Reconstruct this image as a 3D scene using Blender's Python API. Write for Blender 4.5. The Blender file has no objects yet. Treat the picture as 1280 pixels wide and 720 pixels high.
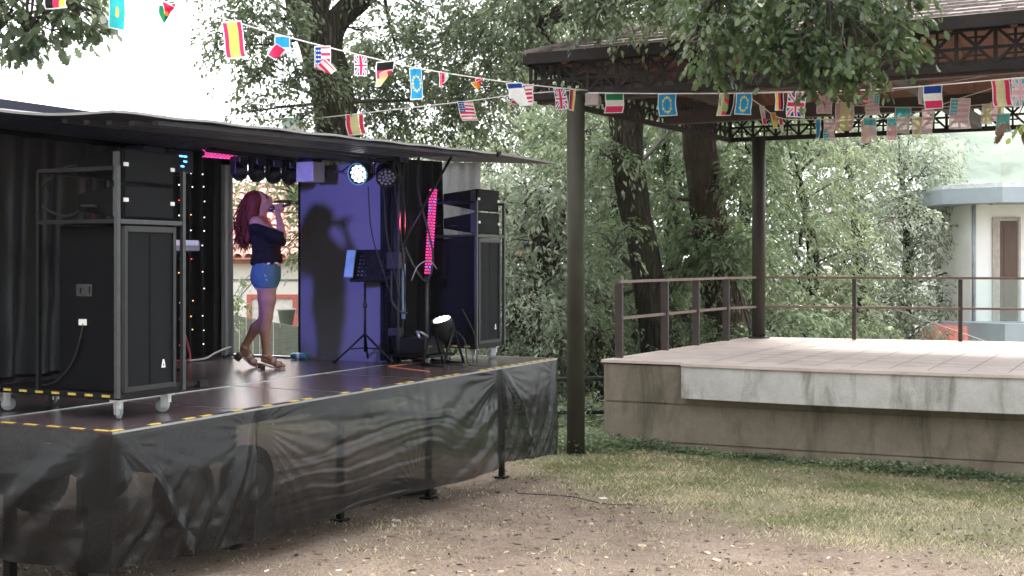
import bpy, math, random
import numpy as np
from mathutils import Vector, Matrix
random.seed(7)
RNG = np.random.default_rng(11)
scene = bpy.context.scene
COL = scene.collection
F = 1550.0          # focal length in photo pixels (1280 wide)
EYE = 2.3
HZ = 326.0          # image row of the horizon

def at(px, py, d):
    return Vector(((px-640)/F*d, d, EYE-(py-HZ)/F*d))

# ------------------------------------------------------------------ materials
MATS = {}
def nn(nt, kind, **kw):
    n = nt.nodes.new(kind)
    for k, v in kw.items():
        if k in n.inputs.keys(): n.inputs[k].default_value = v
        else: setattr(n, k, v)
    return n

def ramp(nt, src, stops):
    r = nt.nodes.new('ShaderNodeValToRGB')
    while len(r.color_ramp.elements) < len(stops): r.color_ramp.elements.new(0.5)
    for e, (p, c) in zip(r.color_ramp.elements, stops):
        e.position = p; e.color = (*c, 1) if len(c) == 3 else c
    nt.links.new(src, r.inputs[0])
    return r

def noise(nt, scale, detail=5, rough=.6, vec=None, dist=0):
    n = nn(nt, 'ShaderNodeTexNoise'); n.inputs['Scale'].default_value = scale
    n.inputs['Detail'].default_value = detail; n.inputs['Roughness'].default_value = rough
    n.inputs['Distortion'].default_value = dist
    if vec is not None: nt.links.new(vec, n.inputs['Vector'])
    return n

def bark(name, c1, c2, moss):
    if name in MATS: return MATS[name]
    m = mat(name, c1, .92, 0, .4, 5, 0, 20, c2, .15, (4, 4, .55)); nt = m.node_tree; b = nt.nodes['Principled BSDF']
    tc = nn(nt, 'ShaderNodeTexCoord'); mp = nn(nt, 'ShaderNodeMapping'); mp.inputs['Scale'].default_value = (1, 1, .16); nt.links.new(tc.outputs['Object'], mp.inputs[0])
    v = nn(nt, 'ShaderNodeTexVoronoi', feature='DISTANCE_TO_EDGE'); v.inputs['Scale'].default_value = 17; n0 = noise(nt, 6, 4, .6, mp.outputs[0]); ad = nn(nt, 'ShaderNodeVectorMath', operation='ADD'); sc = nn(nt, 'ShaderNodeVectorMath', operation='SCALE'); sc.inputs['Scale'].default_value = .12
    nt.links.new(n0.outputs['Color'], sc.inputs[0]); nt.links.new(mp.outputs[0], ad.inputs[0]); nt.links.new(sc.outputs[0], ad.inputs[1]); nt.links.new(ad.outputs[0], v.inputs['Vector'])
    r = ramp(nt, v.outputs['Distance'], [(0, (0, 0, 0)), (.16, (1, 1, 1))])
    bp = nn(nt, 'ShaderNodeBump'); bp.inputs['Strength'].default_value = 1; bp.inputs['Distance'].default_value = .05; nt.links.new(r.outputs[0], bp.inputs['Height']); nt.links.new(bp.outputs[0], b.inputs['Normal'])
    old = b.inputs['Base Color'].links[0].from_socket; n3 = noise(nt, 1.7, 5, .65, tc.outputs['Object']); r3 = ramp(nt, n3.outputs['Fac'], [(.48, (0, 0, 0)), (.66, (.75, .75, .75))]); mx = nn(nt, 'ShaderNodeMix', data_type='RGBA')
    nt.links.new(r3.outputs[0], mx.inputs[0]); nt.links.new(old, mx.inputs[6]); mx.inputs[7].default_value = (*moss, 1); nt.links.new(mx.outputs[2], b.inputs['Base Color'])
    return m

def mat(name, col, rough=.6, metal=0., vary=.25, vscale=6., bump=0., bscale=40., col2=None, spec=.5, stretch=None, emit=None, estr=0.):
    """Principled material whose colour wanders between two tones of one paint / stone / cloth."""
    if name in MATS: return MATS[name]
    m = bpy.data.materials.new(name); m.use_nodes = True; nt = m.node_tree
    b = nt.nodes['Principled BSDF']
    tc = nn(nt, 'ShaderNodeTexCoord'); vec = tc.outputs['Object']
    if stretch:
        mp = nn(nt, 'ShaderNodeMapping'); mp.inputs['Scale'].default_value = stretch
        nt.links.new(vec, mp.inputs['Vector']); vec = mp.outputs[0]
    n = noise(nt, vscale, 7, .65, vec)
    c2 = col2 or tuple(min(1, c*(1+vary)) for c in col)
    c1 = col if col2 else tuple(c*(1-vary) for c in col)
    r = ramp(nt, n.outputs['Fac'], [(.3, c1), (.7, c2)])
    nt.links.new(r.outputs[0], b.inputs['Base Color'])
    b.inputs['Roughness'].default_value = rough; b.inputs['Metallic'].default_value = metal
    b.inputs['Specular IOR Level'].default_value = spec
    if bump:
        n2 = noise(nt, bscale, 6, .6, vec)
        bp = nn(nt, 'ShaderNodeBump'); bp.inputs['Strength'].default_value = bump; bp.inputs['Distance'].default_value = .02
        nt.links.new(n2.outputs['Fac'], bp.inputs['Height']); nt.links.new(bp.outputs[0], b.inputs['Normal'])
    if emit:
        b.inputs['Emission Color'].default_value = (*emit, 1); b.inputs['Emission Strength'].default_value = estr
    MATS[name] = m
    return m

def cloth(name, col, trans=.35, sheer=0.):
    """thin flag cloth that lets some light through"""
    if name in MATS: return MATS[name]
    m = bpy.data.materials.new(name); m.use_nodes = True; nt = m.node_tree
    nt.nodes.remove(nt.nodes['Principled BSDF']); out = nt.nodes['Material Output']
    tc = nn(nt, 'ShaderNodeTexCoord'); n = noise(nt, 35, 3, .5, tc.outputs['Object'])
    r = ramp(nt, n.outputs['Fac'], [(.3, tuple(c*.85 for c in col)), (.7, col)])
    d = nn(nt, 'ShaderNodeBsdfDiffuse'); t = nn(nt, 'ShaderNodeBsdfTranslucent'); mx = nn(nt, 'ShaderNodeMixShader')
    nt.links.new(r.outputs[0], d.inputs[0]); nt.links.new(r.outputs[0], t.inputs[0])
    mx.inputs[0].default_value = trans
    nt.links.new(d.outputs[0], mx.inputs[1]); nt.links.new(t.outputs[0], mx.inputs[2]); last = mx
    if sheer:
        tp = nn(nt, 'ShaderNodeBsdfTransparent'); tp.inputs[0].default_value = (*(min(1, c*1.08) for c in col), 1); last = nn(nt, 'ShaderNodeMixShader'); last.inputs[0].default_value = sheer
        nt.links.new(mx.outputs[0], last.inputs[1]); nt.links.new(tp.outputs[0], last.inputs[2])
    nt.links.new(last.outputs[0], out.inputs[0])
    MATS[name] = m
    return m

def leafmat(name, stops, rough=.42, trans=.3, spec=.5):
    if name in MATS: return MATS[name]
    m = bpy.data.materials.new(name); m.use_nodes = True; nt = m.node_tree
    b = nt.nodes['Principled BSDF']; out = nt.nodes['Material Output']
    g = nn(nt, 'ShaderNodeNewGeometry'); tc = nn(nt, 'ShaderNodeTexCoord')
    n = noise(nt, .9, 3, .6, tc.outputs['Object'])
    mx0 = nn(nt, 'ShaderNodeMath', operation='ADD'); h = nn(nt, 'ShaderNodeMath', operation='MULTIPLY'); h.inputs[1].default_value = .55
    h2 = nn(nt, 'ShaderNodeMath', operation='MULTIPLY_ADD'); h2.inputs[1].default_value = 1.1; h2.inputs[2].default_value = -.33
    nt.links.new(g.outputs['Random Per Island'], h.inputs[0]); nt.links.new(n.outputs['Fac'], h2.inputs[0])
    nt.links.new(h.outputs[0], mx0.inputs[0]); nt.links.new(h2.outputs[0], mx0.inputs[1])
    r = ramp(nt, mx0.outputs[0], stops)
    nt.links.new(r.outputs[0], b.inputs['Base Color']); b.inputs['Roughness'].default_value = rough
    b.inputs['Specular IOR Level'].default_value = spec
    t = nn(nt, 'ShaderNodeBsdfTranslucent'); mx = nn(nt, 'ShaderNodeMixShader'); mx.inputs[0].default_value = trans
    hs = nn(nt, 'ShaderNodeHueSaturation'); hs.inputs['Saturation'].default_value = .9; hs.inputs['Value'].default_value = 1.7; hs.inputs['Hue'].default_value = .485
    nt.links.new(r.outputs[0], hs.inputs['Color']); nt.links.new(hs.outputs[0], t.inputs[0])
    nt.links.new(b.outputs[0], mx.inputs[1]); nt.links.new(t.outputs[0], mx.inputs[2]); nt.links.new(mx.outputs[0], out.inputs[0])
    MATS[name] = m
    return m

def emat(name, col, s):
    if name in MATS: return MATS[name]
    m = bpy.data.materials.new(name); m.use_nodes = True
    b = m.node_tree.nodes['Principled BSDF']; b.inputs['Base Color'].default_value = (*col, 1)
    b.inputs['Emission Color'].default_value = (*col, 1); b.inputs['Emission Strength'].default_value = s
    MATS[name] = m
    return m

def glassmat(name, tint, alpha):
    if name in MATS: return MATS[name]
    m = bpy.data.materials.new(name); m.use_nodes = True; nt = m.node_tree; out = nt.nodes['Material Output']
    b = nt.nodes['Principled BSDF']; b.inputs['Base Color'].default_value = (*tint, 1); b.inputs['Roughness'].default_value = .08
    t = nn(nt, 'ShaderNodeBsdfTransparent'); t.inputs[0].default_value = (.95, .98, .97, 1)
    mx = nn(nt, 'ShaderNodeMixShader'); mx.inputs[0].default_value = alpha
    nt.links.new(t.outputs[0], mx.inputs[1]); nt.links.new(b.outputs[0], mx.inputs[2]); nt.links.new(mx.outputs[0], out.inputs[0])
    MATS[name] = m
    return m

# ------------------------------------------------------------------ mesh builder
def vnoise(x, y, s=0):
    """smooth value noise, numpy arrays in"""
    xi = np.floor(x).astype(np.int64); yi = np.floor(y).astype(np.int64)
    fx = x-xi; fy = y-yi; fx = fx*fx*(3-2*fx); fy = fy*fy*(3-2*fy)
    def hsh(a, b):
        h = (a*374761393 + b*668265263 + s*1274126177) & 0x7fffffff
        h = ((h ^ (h >> 13))*1103515245) & 0x7fffffff
        return ((h ^ (h >> 16)) & 0xffff)/65535.
    return (hsh(xi, yi)*(1-fx)+hsh(xi+1, yi)*fx)*(1-fy)+(hsh(xi, yi+1)*(1-fx)+hsh(xi+1, yi+1)*fx)*fy
def fbm(x, y, s=0, o=4):
    t = 0; a = .5
    for k in range(o):
        t = t+a*vnoise(x*2**k, y*2**k, s+k); a *= .5
    return t

def frame_of(d, up=Vector((0, 0, 1))):
    d = Vector(d).normalized()
    if abs(d.dot(up)) > .97: up = Vector((1, 0, 0))
    s = d.cross(up).normalized(); u = s.cross(d).normalized()
    return d, s, u

class MB:
    def __init__(self): self.v = []; self.f = []; self.m = []; self.sm = []; self.cur = 0; self.smooth = False
    def add(self, vs, fs, smooth=None):
        o = len(self.v); self.v.extend([tuple(p) for p in vs])
        for f in fs:
            self.f.append(tuple(i+o for i in f)); self.m.append(self.cur); self.sm.append(self.smooth if smooth is None else smooth)
        return self
    def slot(self, k): self.cur = k; return self
    def box(self, c, s, M=None, taper=(1, 1)):
        x, y, z = s[0]/2, s[1]/2, s[2]/2; tx, ty = taper
        vs = [Vector((-x, -y, -z)), Vector((x, -y, -z)), Vector((x, y, -z)), Vector((-x, y, -z)),
              Vector((-x*tx, -y*ty, z)), Vector((x*tx, -y*ty, z)), Vector((x*tx, y*ty, z)), Vector((-x*tx, y*ty, z))]
        c = Vector(c)
        vs = [(M @ p if M else p)+c for p in vs]
        return self.add(vs, [(0, 3, 2, 1), (4, 5, 6, 7), (0, 1, 5, 4), (1, 2, 6, 5), (2, 3, 7, 6), (3, 0, 4, 7)], False)
    def mm(self, a, b): # box by min,max
        return self.box([(p+q)/2 for p, q in zip(a, b)], [abs(q-p) for p, q in zip(a, b)])
    def bar(self, a, b, w, h=None, up=Vector((0, 0, 1))):
        a = Vector(a); b = Vector(b); d, s, u = frame_of(b-a, up); h = h or w
        vs = []
        for p in (a, b):
            for i, j in ((-1, -1), (1, -1), (1, 1), (-1, 1)): vs.append(p+s*(i*w/2)+u*(j*h/2))
        return self.add(vs, [(0, 3, 2, 1), (4, 5, 6, 7), (0, 1, 5, 4), (1, 2, 6, 5), (2, 3, 7, 6), (3, 0, 4, 7)], False)
    def tube(self, pts, r, n=8, cap=True, wob=0., smooth=True):
        pts = [Vector(p) for p in pts]; k = len(pts)
        rs = list(r) if hasattr(r, '__len__') else [r]*k
        vs = []; fs = []; prev = None
        for i, p in enumerate(pts):
            d = (pts[min(i+1, k-1)]-pts[max(i-1, 0)])
            if d.length < 1e-9: d = Vector((0, 0, 1))
            d.normalize()
            if prev is None: _, s, u = frame_of(d)
            else:
                s = prev-d*prev.dot(d)
                s = s.normalized() if s.length > 1e-6 else frame_of(d)[1]
                u = s.cross(d).normalized()
            prev = s
            for j in range(n):
                a = 2*math.pi*j/n
                q = rs[i]*(1+(random.uniform(-wob, wob) if wob else 0))
                vs.append(p+s*(math.cos(a)*q)+u*(math.sin(a)*q))
        for i in range(k-1):
            for j in range(n):
                fs.append((i*n+j, (i+1)*n+j, (i+1)*n+(j+1) % n, i*n+(j+1) % n))
        self.add(vs, fs, smooth)
        if cap:
            o = len(self.v)-len(vs)
            self.f.append(tuple(o+j for j in range(n))); self.f.append(tuple(o+(k-1)*n+j for j in reversed(range(n))))
            self.m += [self.cur]*2; self.sm += [False]*2
        return self
    def lathe(self, prof, c=(0, 0, 0), axis=(0, 0, 1), n=20, smooth=True, cap=True):
        d, s, u = frame_of(axis); c = Vector(c); k = len(prof)
        vs = [c+d*z+s*(math.cos(2*math.pi*j/n)*r)+u*(math.sin(2*math.pi*j/n)*r) for r, z in prof for j in range(n)]
        fs = [(i*n+j, i*n+(j+1) % n, (i+1)*n+(j+1) % n, (i+1)*n+j) for i in range(k-1) for j in range(n)]
        self.add(vs, fs, smooth)
        o = len(self.v)-len(vs)
        if not cap: return self
        if prof[0][0] > 1e-6: self.f.append(tuple(o+j for j in reversed(range(n)))); self.m.append(self.cur); self.sm.append(False)
        if prof[-1][0] > 1e-6: self.f.append(tuple(o+(k-1)*n+j for j in range(n))); self.m.append(self.cur); self.sm.append(False)
        return self
    def grid(self, P, smooth=True, matfn=None):
        """P: array (ny,nx,3)"""
        ny, nx = P.shape[:2]; o = len(self.v)
        self.v.extend(map(tuple, P.reshape(-1, 3)))
        for j in range(ny-1):
            for i in range(nx-1):
                self.f.append((o+j*nx+i, o+j*nx+i+1, o+(j+1)*nx+i+1, o+(j+1)*nx+i))
                self.m.append(matfn(i, j) if matfn else self.cur); self.sm.append(smooth)
        return self
    def prism(self, poly, z0, z1, M=None):
        n = len(poly)
        vs = [Vector((p[0], p[1], z0)) for p in poly]+[Vector((p[0], p[1], z1)) for p in poly]
        if M: vs = [M @ p for p in vs]
        return self.add(vs, [tuple(reversed(range(n))), tuple(range(n, 2*n))]+[(i, (i+1) % n, n+(i+1) % n, n+i) for i in range(n)], False)
    def build(self, name, mats, parent=None, bevel=0.):
        me = bpy.data.meshes.new(name)
        me.from_pydata(self.v, [], self.f)
        if not isinstance(mats, (list, tuple)): mats = [mats]
        for x in mats: me.materials.append(x)
        me.polygons.foreach_set('material_index', self.m)
        me.polygons.foreach_set('use_smooth', self.sm)
        me.update()
        o = bpy.data.objects.new(name, me); COL.objects.link(o)
        if parent is not None: o.parent = parent
        if bevel:
            b = o.modifiers.new('bevel', 'BEVEL'); b.width = bevel; b.segments = 2; b.limit_method = 'ANGLE'; b.angle_limit = math.radians(40)
        return o

def np_mesh(name, verts, k, mats, parent=None, smooth=False, midx=None):
    """verts (N*k,3): N separate k-gons"""
    n = len(verts)//k
    me = bpy.data.meshes.new(name)
    me.vertices.add(n*k); me.vertices.foreach_set('co', np.ascontiguousarray(verts, dtype=np.float32).ravel())
    me.loops.add(n*k); me.loops.foreach_set('vertex_index', np.arange(n*k, dtype=np.int32))
    me.polygons.add(n); me.polygons.foreach_set('loop_start', np.arange(0, n*k, k, dtype=np.int32))
    me.polygons.foreach_set('loop_total', np.full(n, k, dtype=np.int32))
    for x in (mats if isinstance(mats, (list, tuple)) else [mats]): me.materials.append(x)
    if midx is not None: me.polygons.foreach_set('material_index', midx.astype(np.int32))
    me.update(calc_edges=True)
    o = bpy.data.objects.new(name, me); COL.objects.link(o)
    if parent is not None: o.parent = parent
    return o

def thing(name, label, cat, loc=(0, 0, 0), rz=0., group=None):
    o = bpy.data.objects.new(name, None); COL.objects.link(o); o.empty_display_size = .2
    o.location = loc; o.rotation_euler = (0, 0, rz)
    return tag(o, label, cat, group)
def tag(o, label, cat, group=None):
    o['label'] = label; o['category'] = cat
    if group: o['group'] = group
    return o
def kind(o, k):
    o['kind'] = k
    return o
def dup(root, label, loc=None, rz=None, group=None):
    r = root.copy(); COL.objects.link(r); r['label'] = label
    if loc is not None: r.location = loc
    if rz is not None: r.rotation_euler = (0, 0, rz)
    if group: r['group'] = group
    for ch in list(root.children):
        c = ch.copy(); COL.objects.link(c); c.parent = r
        for g in list(ch.children):
            d = g.copy(); COL.objects.link(d); d.parent = c
    return r

# ------------------------------------------------------------------ camera, sky, sun
cam = bpy.data.cameras.new('camera'); co = bpy.data.objects.new('camera', cam); COL.objects.link(co)
co.location = (0, 0, EYE); co.rotation_euler = (math.radians(90), 0, 0)
cam.lens = F/1280*36; cam.sensor_width = 36; cam.shift_y = -34/1280; cam.clip_end = 3000; cam.clip_start = .05
scene.camera = co

SUN_EL, SUN_AZ = math.radians(50), math.radians(20)      # azimuth from +Y towards +X
w = bpy.data.worlds.new('World'); scene.world = w; w.use_nodes = True; nt = w.node_tree
bg = nt.nodes['Background']
sky = nn(nt, 'ShaderNodeTexSky'); sky.sky_type = 'NISHITA'; sky.sun_disc = False
sky.sun_elevation = SUN_EL; sky.sun_rotation = SUN_AZ; sky.dust_density = 4.; sky.air_density = 1.5; sky.altitude = 50
hs = nn(nt, 'ShaderNodeHueSaturation'); hs.inputs['Saturation'].default_value = .12
nt.links.new(sky.outputs[0], hs.inputs['Color'])
tc = nn(nt, 'ShaderNodeTexCoord'); mp = nn(nt, 'ShaderNodeMapping'); mp.inputs['Scale'].default_value = (1, 1, 2.2)
nt.links.new(tc.outputs['Generated'], mp.inputs['Vector'])
cn = noise(nt, 2.6, 6, .55, mp.outputs[0])
cr = ramp(nt, cn.outputs['Fac'], [(.3, (5.6, 5.75, 6.)), (.72, (10.5, 10.6, 10.7))])
mx = nn(nt, 'ShaderNodeMix', data_type='RGBA'); mx.inputs[0].default_value = .82
nt.links.new(hs.outputs[0], mx.inputs[6]); nt.links.new(cr.outputs[0], mx.inputs[7])
# the cloud deck is brightest round the hidden sun
dt = nn(nt, 'ShaderNodeVectorMath', operation='DOT_PRODUCT'); nt.links.new(tc.outputs['Generated'], dt.inputs[0])
dt.inputs[1].default_value = (math.sin(SUN_AZ)*math.cos(SUN_EL), math.cos(SUN_AZ)*math.cos(SUN_EL), math.sin(SUN_EL))
mr = nn(nt, 'ShaderNodeMapRange'); mr.inputs['From Min'].default_value = -.4; mr.inputs['From Max'].default_value = .95; mr.inputs['To Min'].default_value = .8; mr.inputs['To Max'].default_value = 1.6
nt.links.new(dt.outputs['Value'], mr.inputs['Value'])
ms = nn(nt, 'ShaderNodeVectorMath', operation='SCALE'); nt.links.new(mx.outputs[2], ms.inputs[0]); nt.links.new(mr.outputs[0], ms.inputs['Scale'])
nt.links.new(ms.outputs[0], bg.inputs[0]); bg.inputs[1].default_value = .13
sl = bpy.data.lights.new('sun', 'SUN'); so = bpy.data.objects.new('sun', sl); COL.objects.link(so)
sl.energy = 1.5; sl.angle = math.radians(10); sl.color = (1, .96, .9)
sd = Vector((math.sin(SUN_AZ)*math.cos(SUN_EL), math.cos(SUN_AZ)*math.cos(SUN_EL), math.sin(SUN_EL)))
so.rotation_euler = sd.to_track_quat('Z', 'Y').to_euler(); so.location = sd*40
scene.view_settings.view_transform = 'Standard'; scene.view_settings.look = 'None'
scene.view_settings.gamma = 1; scene.view_settings.use_curve_mapping = False
scene.view_settings.exposure = 1.5
scene.cycles.use_denoising = True
scene.cycles.pixel_filter_type = 'BLACKMAN_HARRIS'; scene.cycles.filter_width = 1.55
scene.cycles.max_bounces = 8; scene.cycles.transparent_max_bounces = 12; scene.cycles.diffuse_bounces = 3; scene.cycles.glossy_bounces = 3
scene.cycles.sample_clamp_indirect = 8

# ------------------------------------------------------------------ ground
def sstep(a, b, x):
    t = np.clip((x-a)/(b-a), 0, 1); return t*t*(3-2*t)
def height(x, y):
    x = np.asarray(x, float); y = np.asarray(y, float)
    h = .55-.0423*np.clip(y, -4, 13)
    h = np.where(y > 12, h*(1-sstep(12, 14.5, y)), h)
    h = h-.03*np.clip(x-1.2, 0, 8)*sstep(9, 14, y)
    right = sstep(-3.0, .5, x)
    h = h-right*3.4*sstep(16.6, 25, y-.25*np.clip(x, 0, 10))-(1-right)*.7*sstep(18, 24, y)
    h = h+.05*(fbm(x*.7+40, y*.7+40, 3)-.47)+.02*(fbm(x*4+90, y*4+90, 5)-.47)
    return h
def grassy(x, y):
    """1 where the lawn is dense, 0 on bare earth"""
    x = np.asarray(x, float); y = np.asarray(y, float)
    d = y-(12.4-1.25*(np.clip(x, -4, 8)-.3))
    d = d+3.0*(fbm(x*.8+7, y*.8+3, 21)-.47)+1.2*(fbm(x*3+7, y*3+3, 22)-.47)
    g = sstep(-1.1, 1.5, d)
    g = g*sstep(-.7, .6, x-.16*(y-12)+ .8*(fbm(x*1.5, y*1.5, 8)-.47))
    return np.where(y > 16.5, .9, g)
xs = np.concatenate([np.array([-900, -400, -150, -70, -35, -20, -14]), np.arange(-10, 10.01, .1), np.array([11, 12, 13.5, 16, 20, 26, 36, 70, 150, 400, 900])])
ys = np.concatenate([np.array([-900, -300, -80, -20, -4, 0, 3]), np.arange(5, 17, .1), np.arange(17, 28, .4), np.array([29, 31, 34, 38, 44, 60, 100, 200, 420, 900])])
X, Y = np.meshgrid(xs, ys); Z = height(X, Y)
gm = MB().grid(np.dstack([X, Y, Z]))
m = bpy.data.materials.new('earth_and_lawn'); m.use_nodes = True; nt = m.node_tree; b = nt.nodes['Principled BSDF']
tc = nn(nt, 'ShaderNodeTexCoord')
n1 = noise(nt, 1.6, 8, .7, tc.outputs['Object']); n2 = noise(nt, 38, 6, .75, tc.outputs['Object']); n3 = noise(nt, 9, 5, .7, tc.outputs['Object'])
n4 = noise(nt, 150, 5, .8, tc.outputs['Object']); na = nn(nt, 'ShaderNodeMix', data_type='FLOAT'); na.inputs[0].default_value = .45; nt.links.new(n2.outputs['Fac'], na.inputs[2]); nt.links.new(n4.outputs['Fac'], na.inputs[3])
e1 = ramp(nt, na.outputs[0], [(.34, (.075, .057, .046)), (.48, (.225, .178, .148)), (.57, (.34, .282, .24)), (.70, (.56, .48, .41))])
e2 = ramp(nt, n1.outputs['Fac'], [(.35, (.72, .66, .62)), (.66, (1.15, 1.1, 1.05))])
em = nn(nt, 'ShaderNodeMix', data_type='RGBA', blend_type='MULTIPLY'); em.inputs[0].default_value = 1
nt.links.new(e1.outputs[0], em.inputs[6]); nt.links.new(e2.outputs[0], em.inputs[7])
l1 = ramp(nt, n2.outputs['Fac'], [(.3, (.10, .09, .05)), (.5, (.26, .235, .15)), (.72, (.46, .40, .29))])
at_ = nn(nt, 'ShaderNodeAttribute', attribute_name='lawn')
ad = nn(nt, 'ShaderNodeMath', operation='MULTIPLY_ADD'); ad.inputs[1].default_value = .9; ad.inputs[2].default_value = -.42
nt.links.new(n3.outputs['Fac'], ad.inputs[0])
ad2 = nn(nt, 'ShaderNodeMath', operation='ADD', use_clamp=True); nt.links.new(ad.outputs[0], ad2.inputs[0]); nt.links.new(at_.outputs['Fac'], ad2.inputs[1])
gx = nn(nt, 'ShaderNodeMix', data_type='RGBA'); nt.links.new(ad2.outputs[0], gx.inputs[0]); nt.links.new(em.outputs[2], gx.inputs[6]); nt.links.new(l1.outputs[0], gx.inputs[7])
nt.links.new(gx.outputs[2], b.inputs['Base Color']); b.inputs['Roughness'].default_value = .95; b.inputs['Specular IOR Level'].default_value = .15
bp = nn(nt, 'ShaderNodeBump'); bp.inputs['Strength'].default_value = .9; bp.inputs['Distance'].default_value = .03
nt.links.new(na.outputs[0], bp.inputs['Height']); nt.links.new(bp.outputs[0], b.inputs['Normal'])
ground = kind(gm.build('ground', m), 'structure')
a = ground.data.attributes.new('lawn', 'FLOAT', 'POINT'); a.data.foreach_set('value', grassy(X, Y).ravel().astype(np.float32))

# grass blades (nobody could count them)
def blades(name, n, xr, yr, keep, hh, wid, mats, cols):
    x = RNG.uniform(*xr, n); y = RNG.uniform(*yr, n)
    k = keep(x, y) > RNG.random(n); x = x[k]; y = y[k]; n = len(x)
    z = height(x, y)-.004
    h = hh*RNG.uniform(.45, 1.25, n); a = RNG.uniform(0, 2*np.pi, n); lean = RNG.uniform(.15, 1.1, n)*h
    la = RNG.uniform(0, 2*np.pi, n); wd = wid*RNG.uniform(.6, 1.3, n)
    base = np.stack([x, y, z], 1); s = np.stack([np.cos(a)*wd, np.sin(a)*wd, 0*a], 1)
    l = np.stack([np.cos(la)*lean, np.sin(la)*lean, 0*a], 1); up = np.stack([0*a, 0*a, h], 1)
    p = np.stack([base-s, base+s, base+s*.55+l*.35+up*.65, base+l+up*.93], 1)
    # green tufts and straw gather in patches
    gp = np.clip(cols[0]+1.5*(fbm(x*1.1+11, y*1.1+5, 51)-.47)+1.0*(fbm(x*4+1, y*4+5, 52)-.47)+.30*sstep(12.6, 14.5, y+.45*x)-.12, .03, .97)
    return np_mesh(name, p.reshape(-1, 3), 4, mats, midx=(RNG.random(n) > gp).astype(int))
gmats = [leafmat('grass_green', [(.2, (.14, .17, .07)), (.5, (.235, .26, .125)), (.85, (.35, .37, .20))], .6, .3, .3),
         leafmat('grass_straw', [(.2, (.38, .34, .21)), (.5, (.56, .50, .33)), (.85, (.72, .66, .48))], .7, .2, .2)]
def dens(x, y):
    g = grassy(x, y)
    return np.clip(g*(.12+1.5*sstep(.3, .72, fbm(x*1.7+3, y*1.7+9, 31)))*(.6+.6*sstep(12, 15, y)), 0, 1)
infr = lambda x, y: (np.abs(x) < .43*y+.4)
kind(blades('grass', 230000, (-2.5, 7), (8, 16.6), lambda x, y: dens(x, y)*infr(x, y), .042, .0029, gmats, [.5, .5]), 'stuff')
kind(blades('dry_grass', 30000, (-4, 5), (7.5, 14.5), lambda x, y: (1-grassy(x, y))*(.05+1.3*sstep(.42, .7, fbm(x*2.6, y*2.6, 77)))*infr(x, y), .03, .003, gmats, [.22, .78]), 'stuff')
# strip of tall weeds along the plinth foot and behind the column
BX = Vector((.883, -.469, 0)); BN = Vector((.469, .883, 0)); B0 = Vector((1.147, 15.46, 0)); BA = math.atan2(-.469, .883)
def bs(wc, nc, z=0.): return B0+BX*wc+BN*nc+Vector((0, 0, z))
# fallen leaves, chips and pebbles
n = 7500
x = RNG.uniform(-3.5, 6.5, n); y = RNG.uniform(7.6, 15, n); k = infr(x, y) & (RNG.random(n) > .6*grassy(x, y)); x = x[k]; y = y[k]; n = len(x)
z = height(x, y)+.006; a = RNG.uniform(0, 6.28, n); L = .005+.026*RNG.random(n)**2.2*(1+1.2*(RNG.random(n) > .95)); W = L*RNG.uniform(.35, .8, n)
d = np.stack([np.cos(a)*L, np.sin(a)*L, RNG.uniform(-.004, .008, n)], 1); s = np.stack([-np.sin(a)*W, np.cos(a)*W, RNG.uniform(-.004, .01, n)], 1); c = np.stack([x, y, z], 1)
p = np.stack([c-d, c-d*.1+s, c+d, c+d*.1-s], 1).reshape(-1, 3)
lit = [mat('litter_brown', (.12, .075, .045), .8), mat('litter_tan', (.36, .27, .18), .8), mat('litter_pale', (.62, .55, .47), .8), mat('litter_dark', (.035, .028, .022), .8)]
kind(np_mesh('leaf_litter', p, 4, lit, midx=RNG.choice(4, n, p=[.42, .33, .05, .2])), 'stuff')
# ------------------------------------------------------------------ the mobile stage
SU = Vector((.454, .891, 0)).normalized(); SV = Vector((-SU.y, SU.x, 0)); S0 = Vector((-2.41, 7.46, 0)); SA = math.atan2(SU.y, SU.x)
ZD = 1.27
def S(u, v, z=ZD): return S0+SU*u+SV*v+Vector((0, 0, z))
def gz(u, v):
    p = S(u, v, 0); return float(height(p.x, p.y))
blk = mat('black_steel', (.010, .0105, .012), .45, .2, .3, 12, .1, 60, spec=.25)
blkpaint = mat('black_paint', (.004, .004, .0055), .5, 0, .3, 9, .15, 90, spec=.2)
alu = mat('worn_aluminium', (.52, .52, .54), .38, .9, .18, 14, .1, 60)
deckm = mat('stage_plywood', (.075, .052, .058), .21, 0, .35, 3, .12, 14, stretch=(1, 5, 1), spec=.8)
wallm = mat('panel_grey', (.155, .155, .19), .55, 0, .06, 3, .05, 30)
navy = mat('roof_lining', (.016, .018, .036), .5, 0, .3, 4, spec=.3)
paleskin = mat('roof_skin_grey', (.26, .26, .26), .6, 0, .2, 5)
yel = mat('tape_yellow', (.55, .40, .07), .6, 0, .35, 25)
tapeblk = mat('tape_black', (.02, .02, .02), .55)
rub = mat('rubber', (.015, .015, .016), .7)
orange = mat('orange_tape', (.62, .21, .12), .6, 0, .3, 20)
redp = mat('trailer_red', (.4, .05, .05), .5)
white = mat('white_plastic', (.75, .75, .74), .45)
zinc = mat('zinc_caster', (.55, .58, .6), .35, .7)

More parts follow.
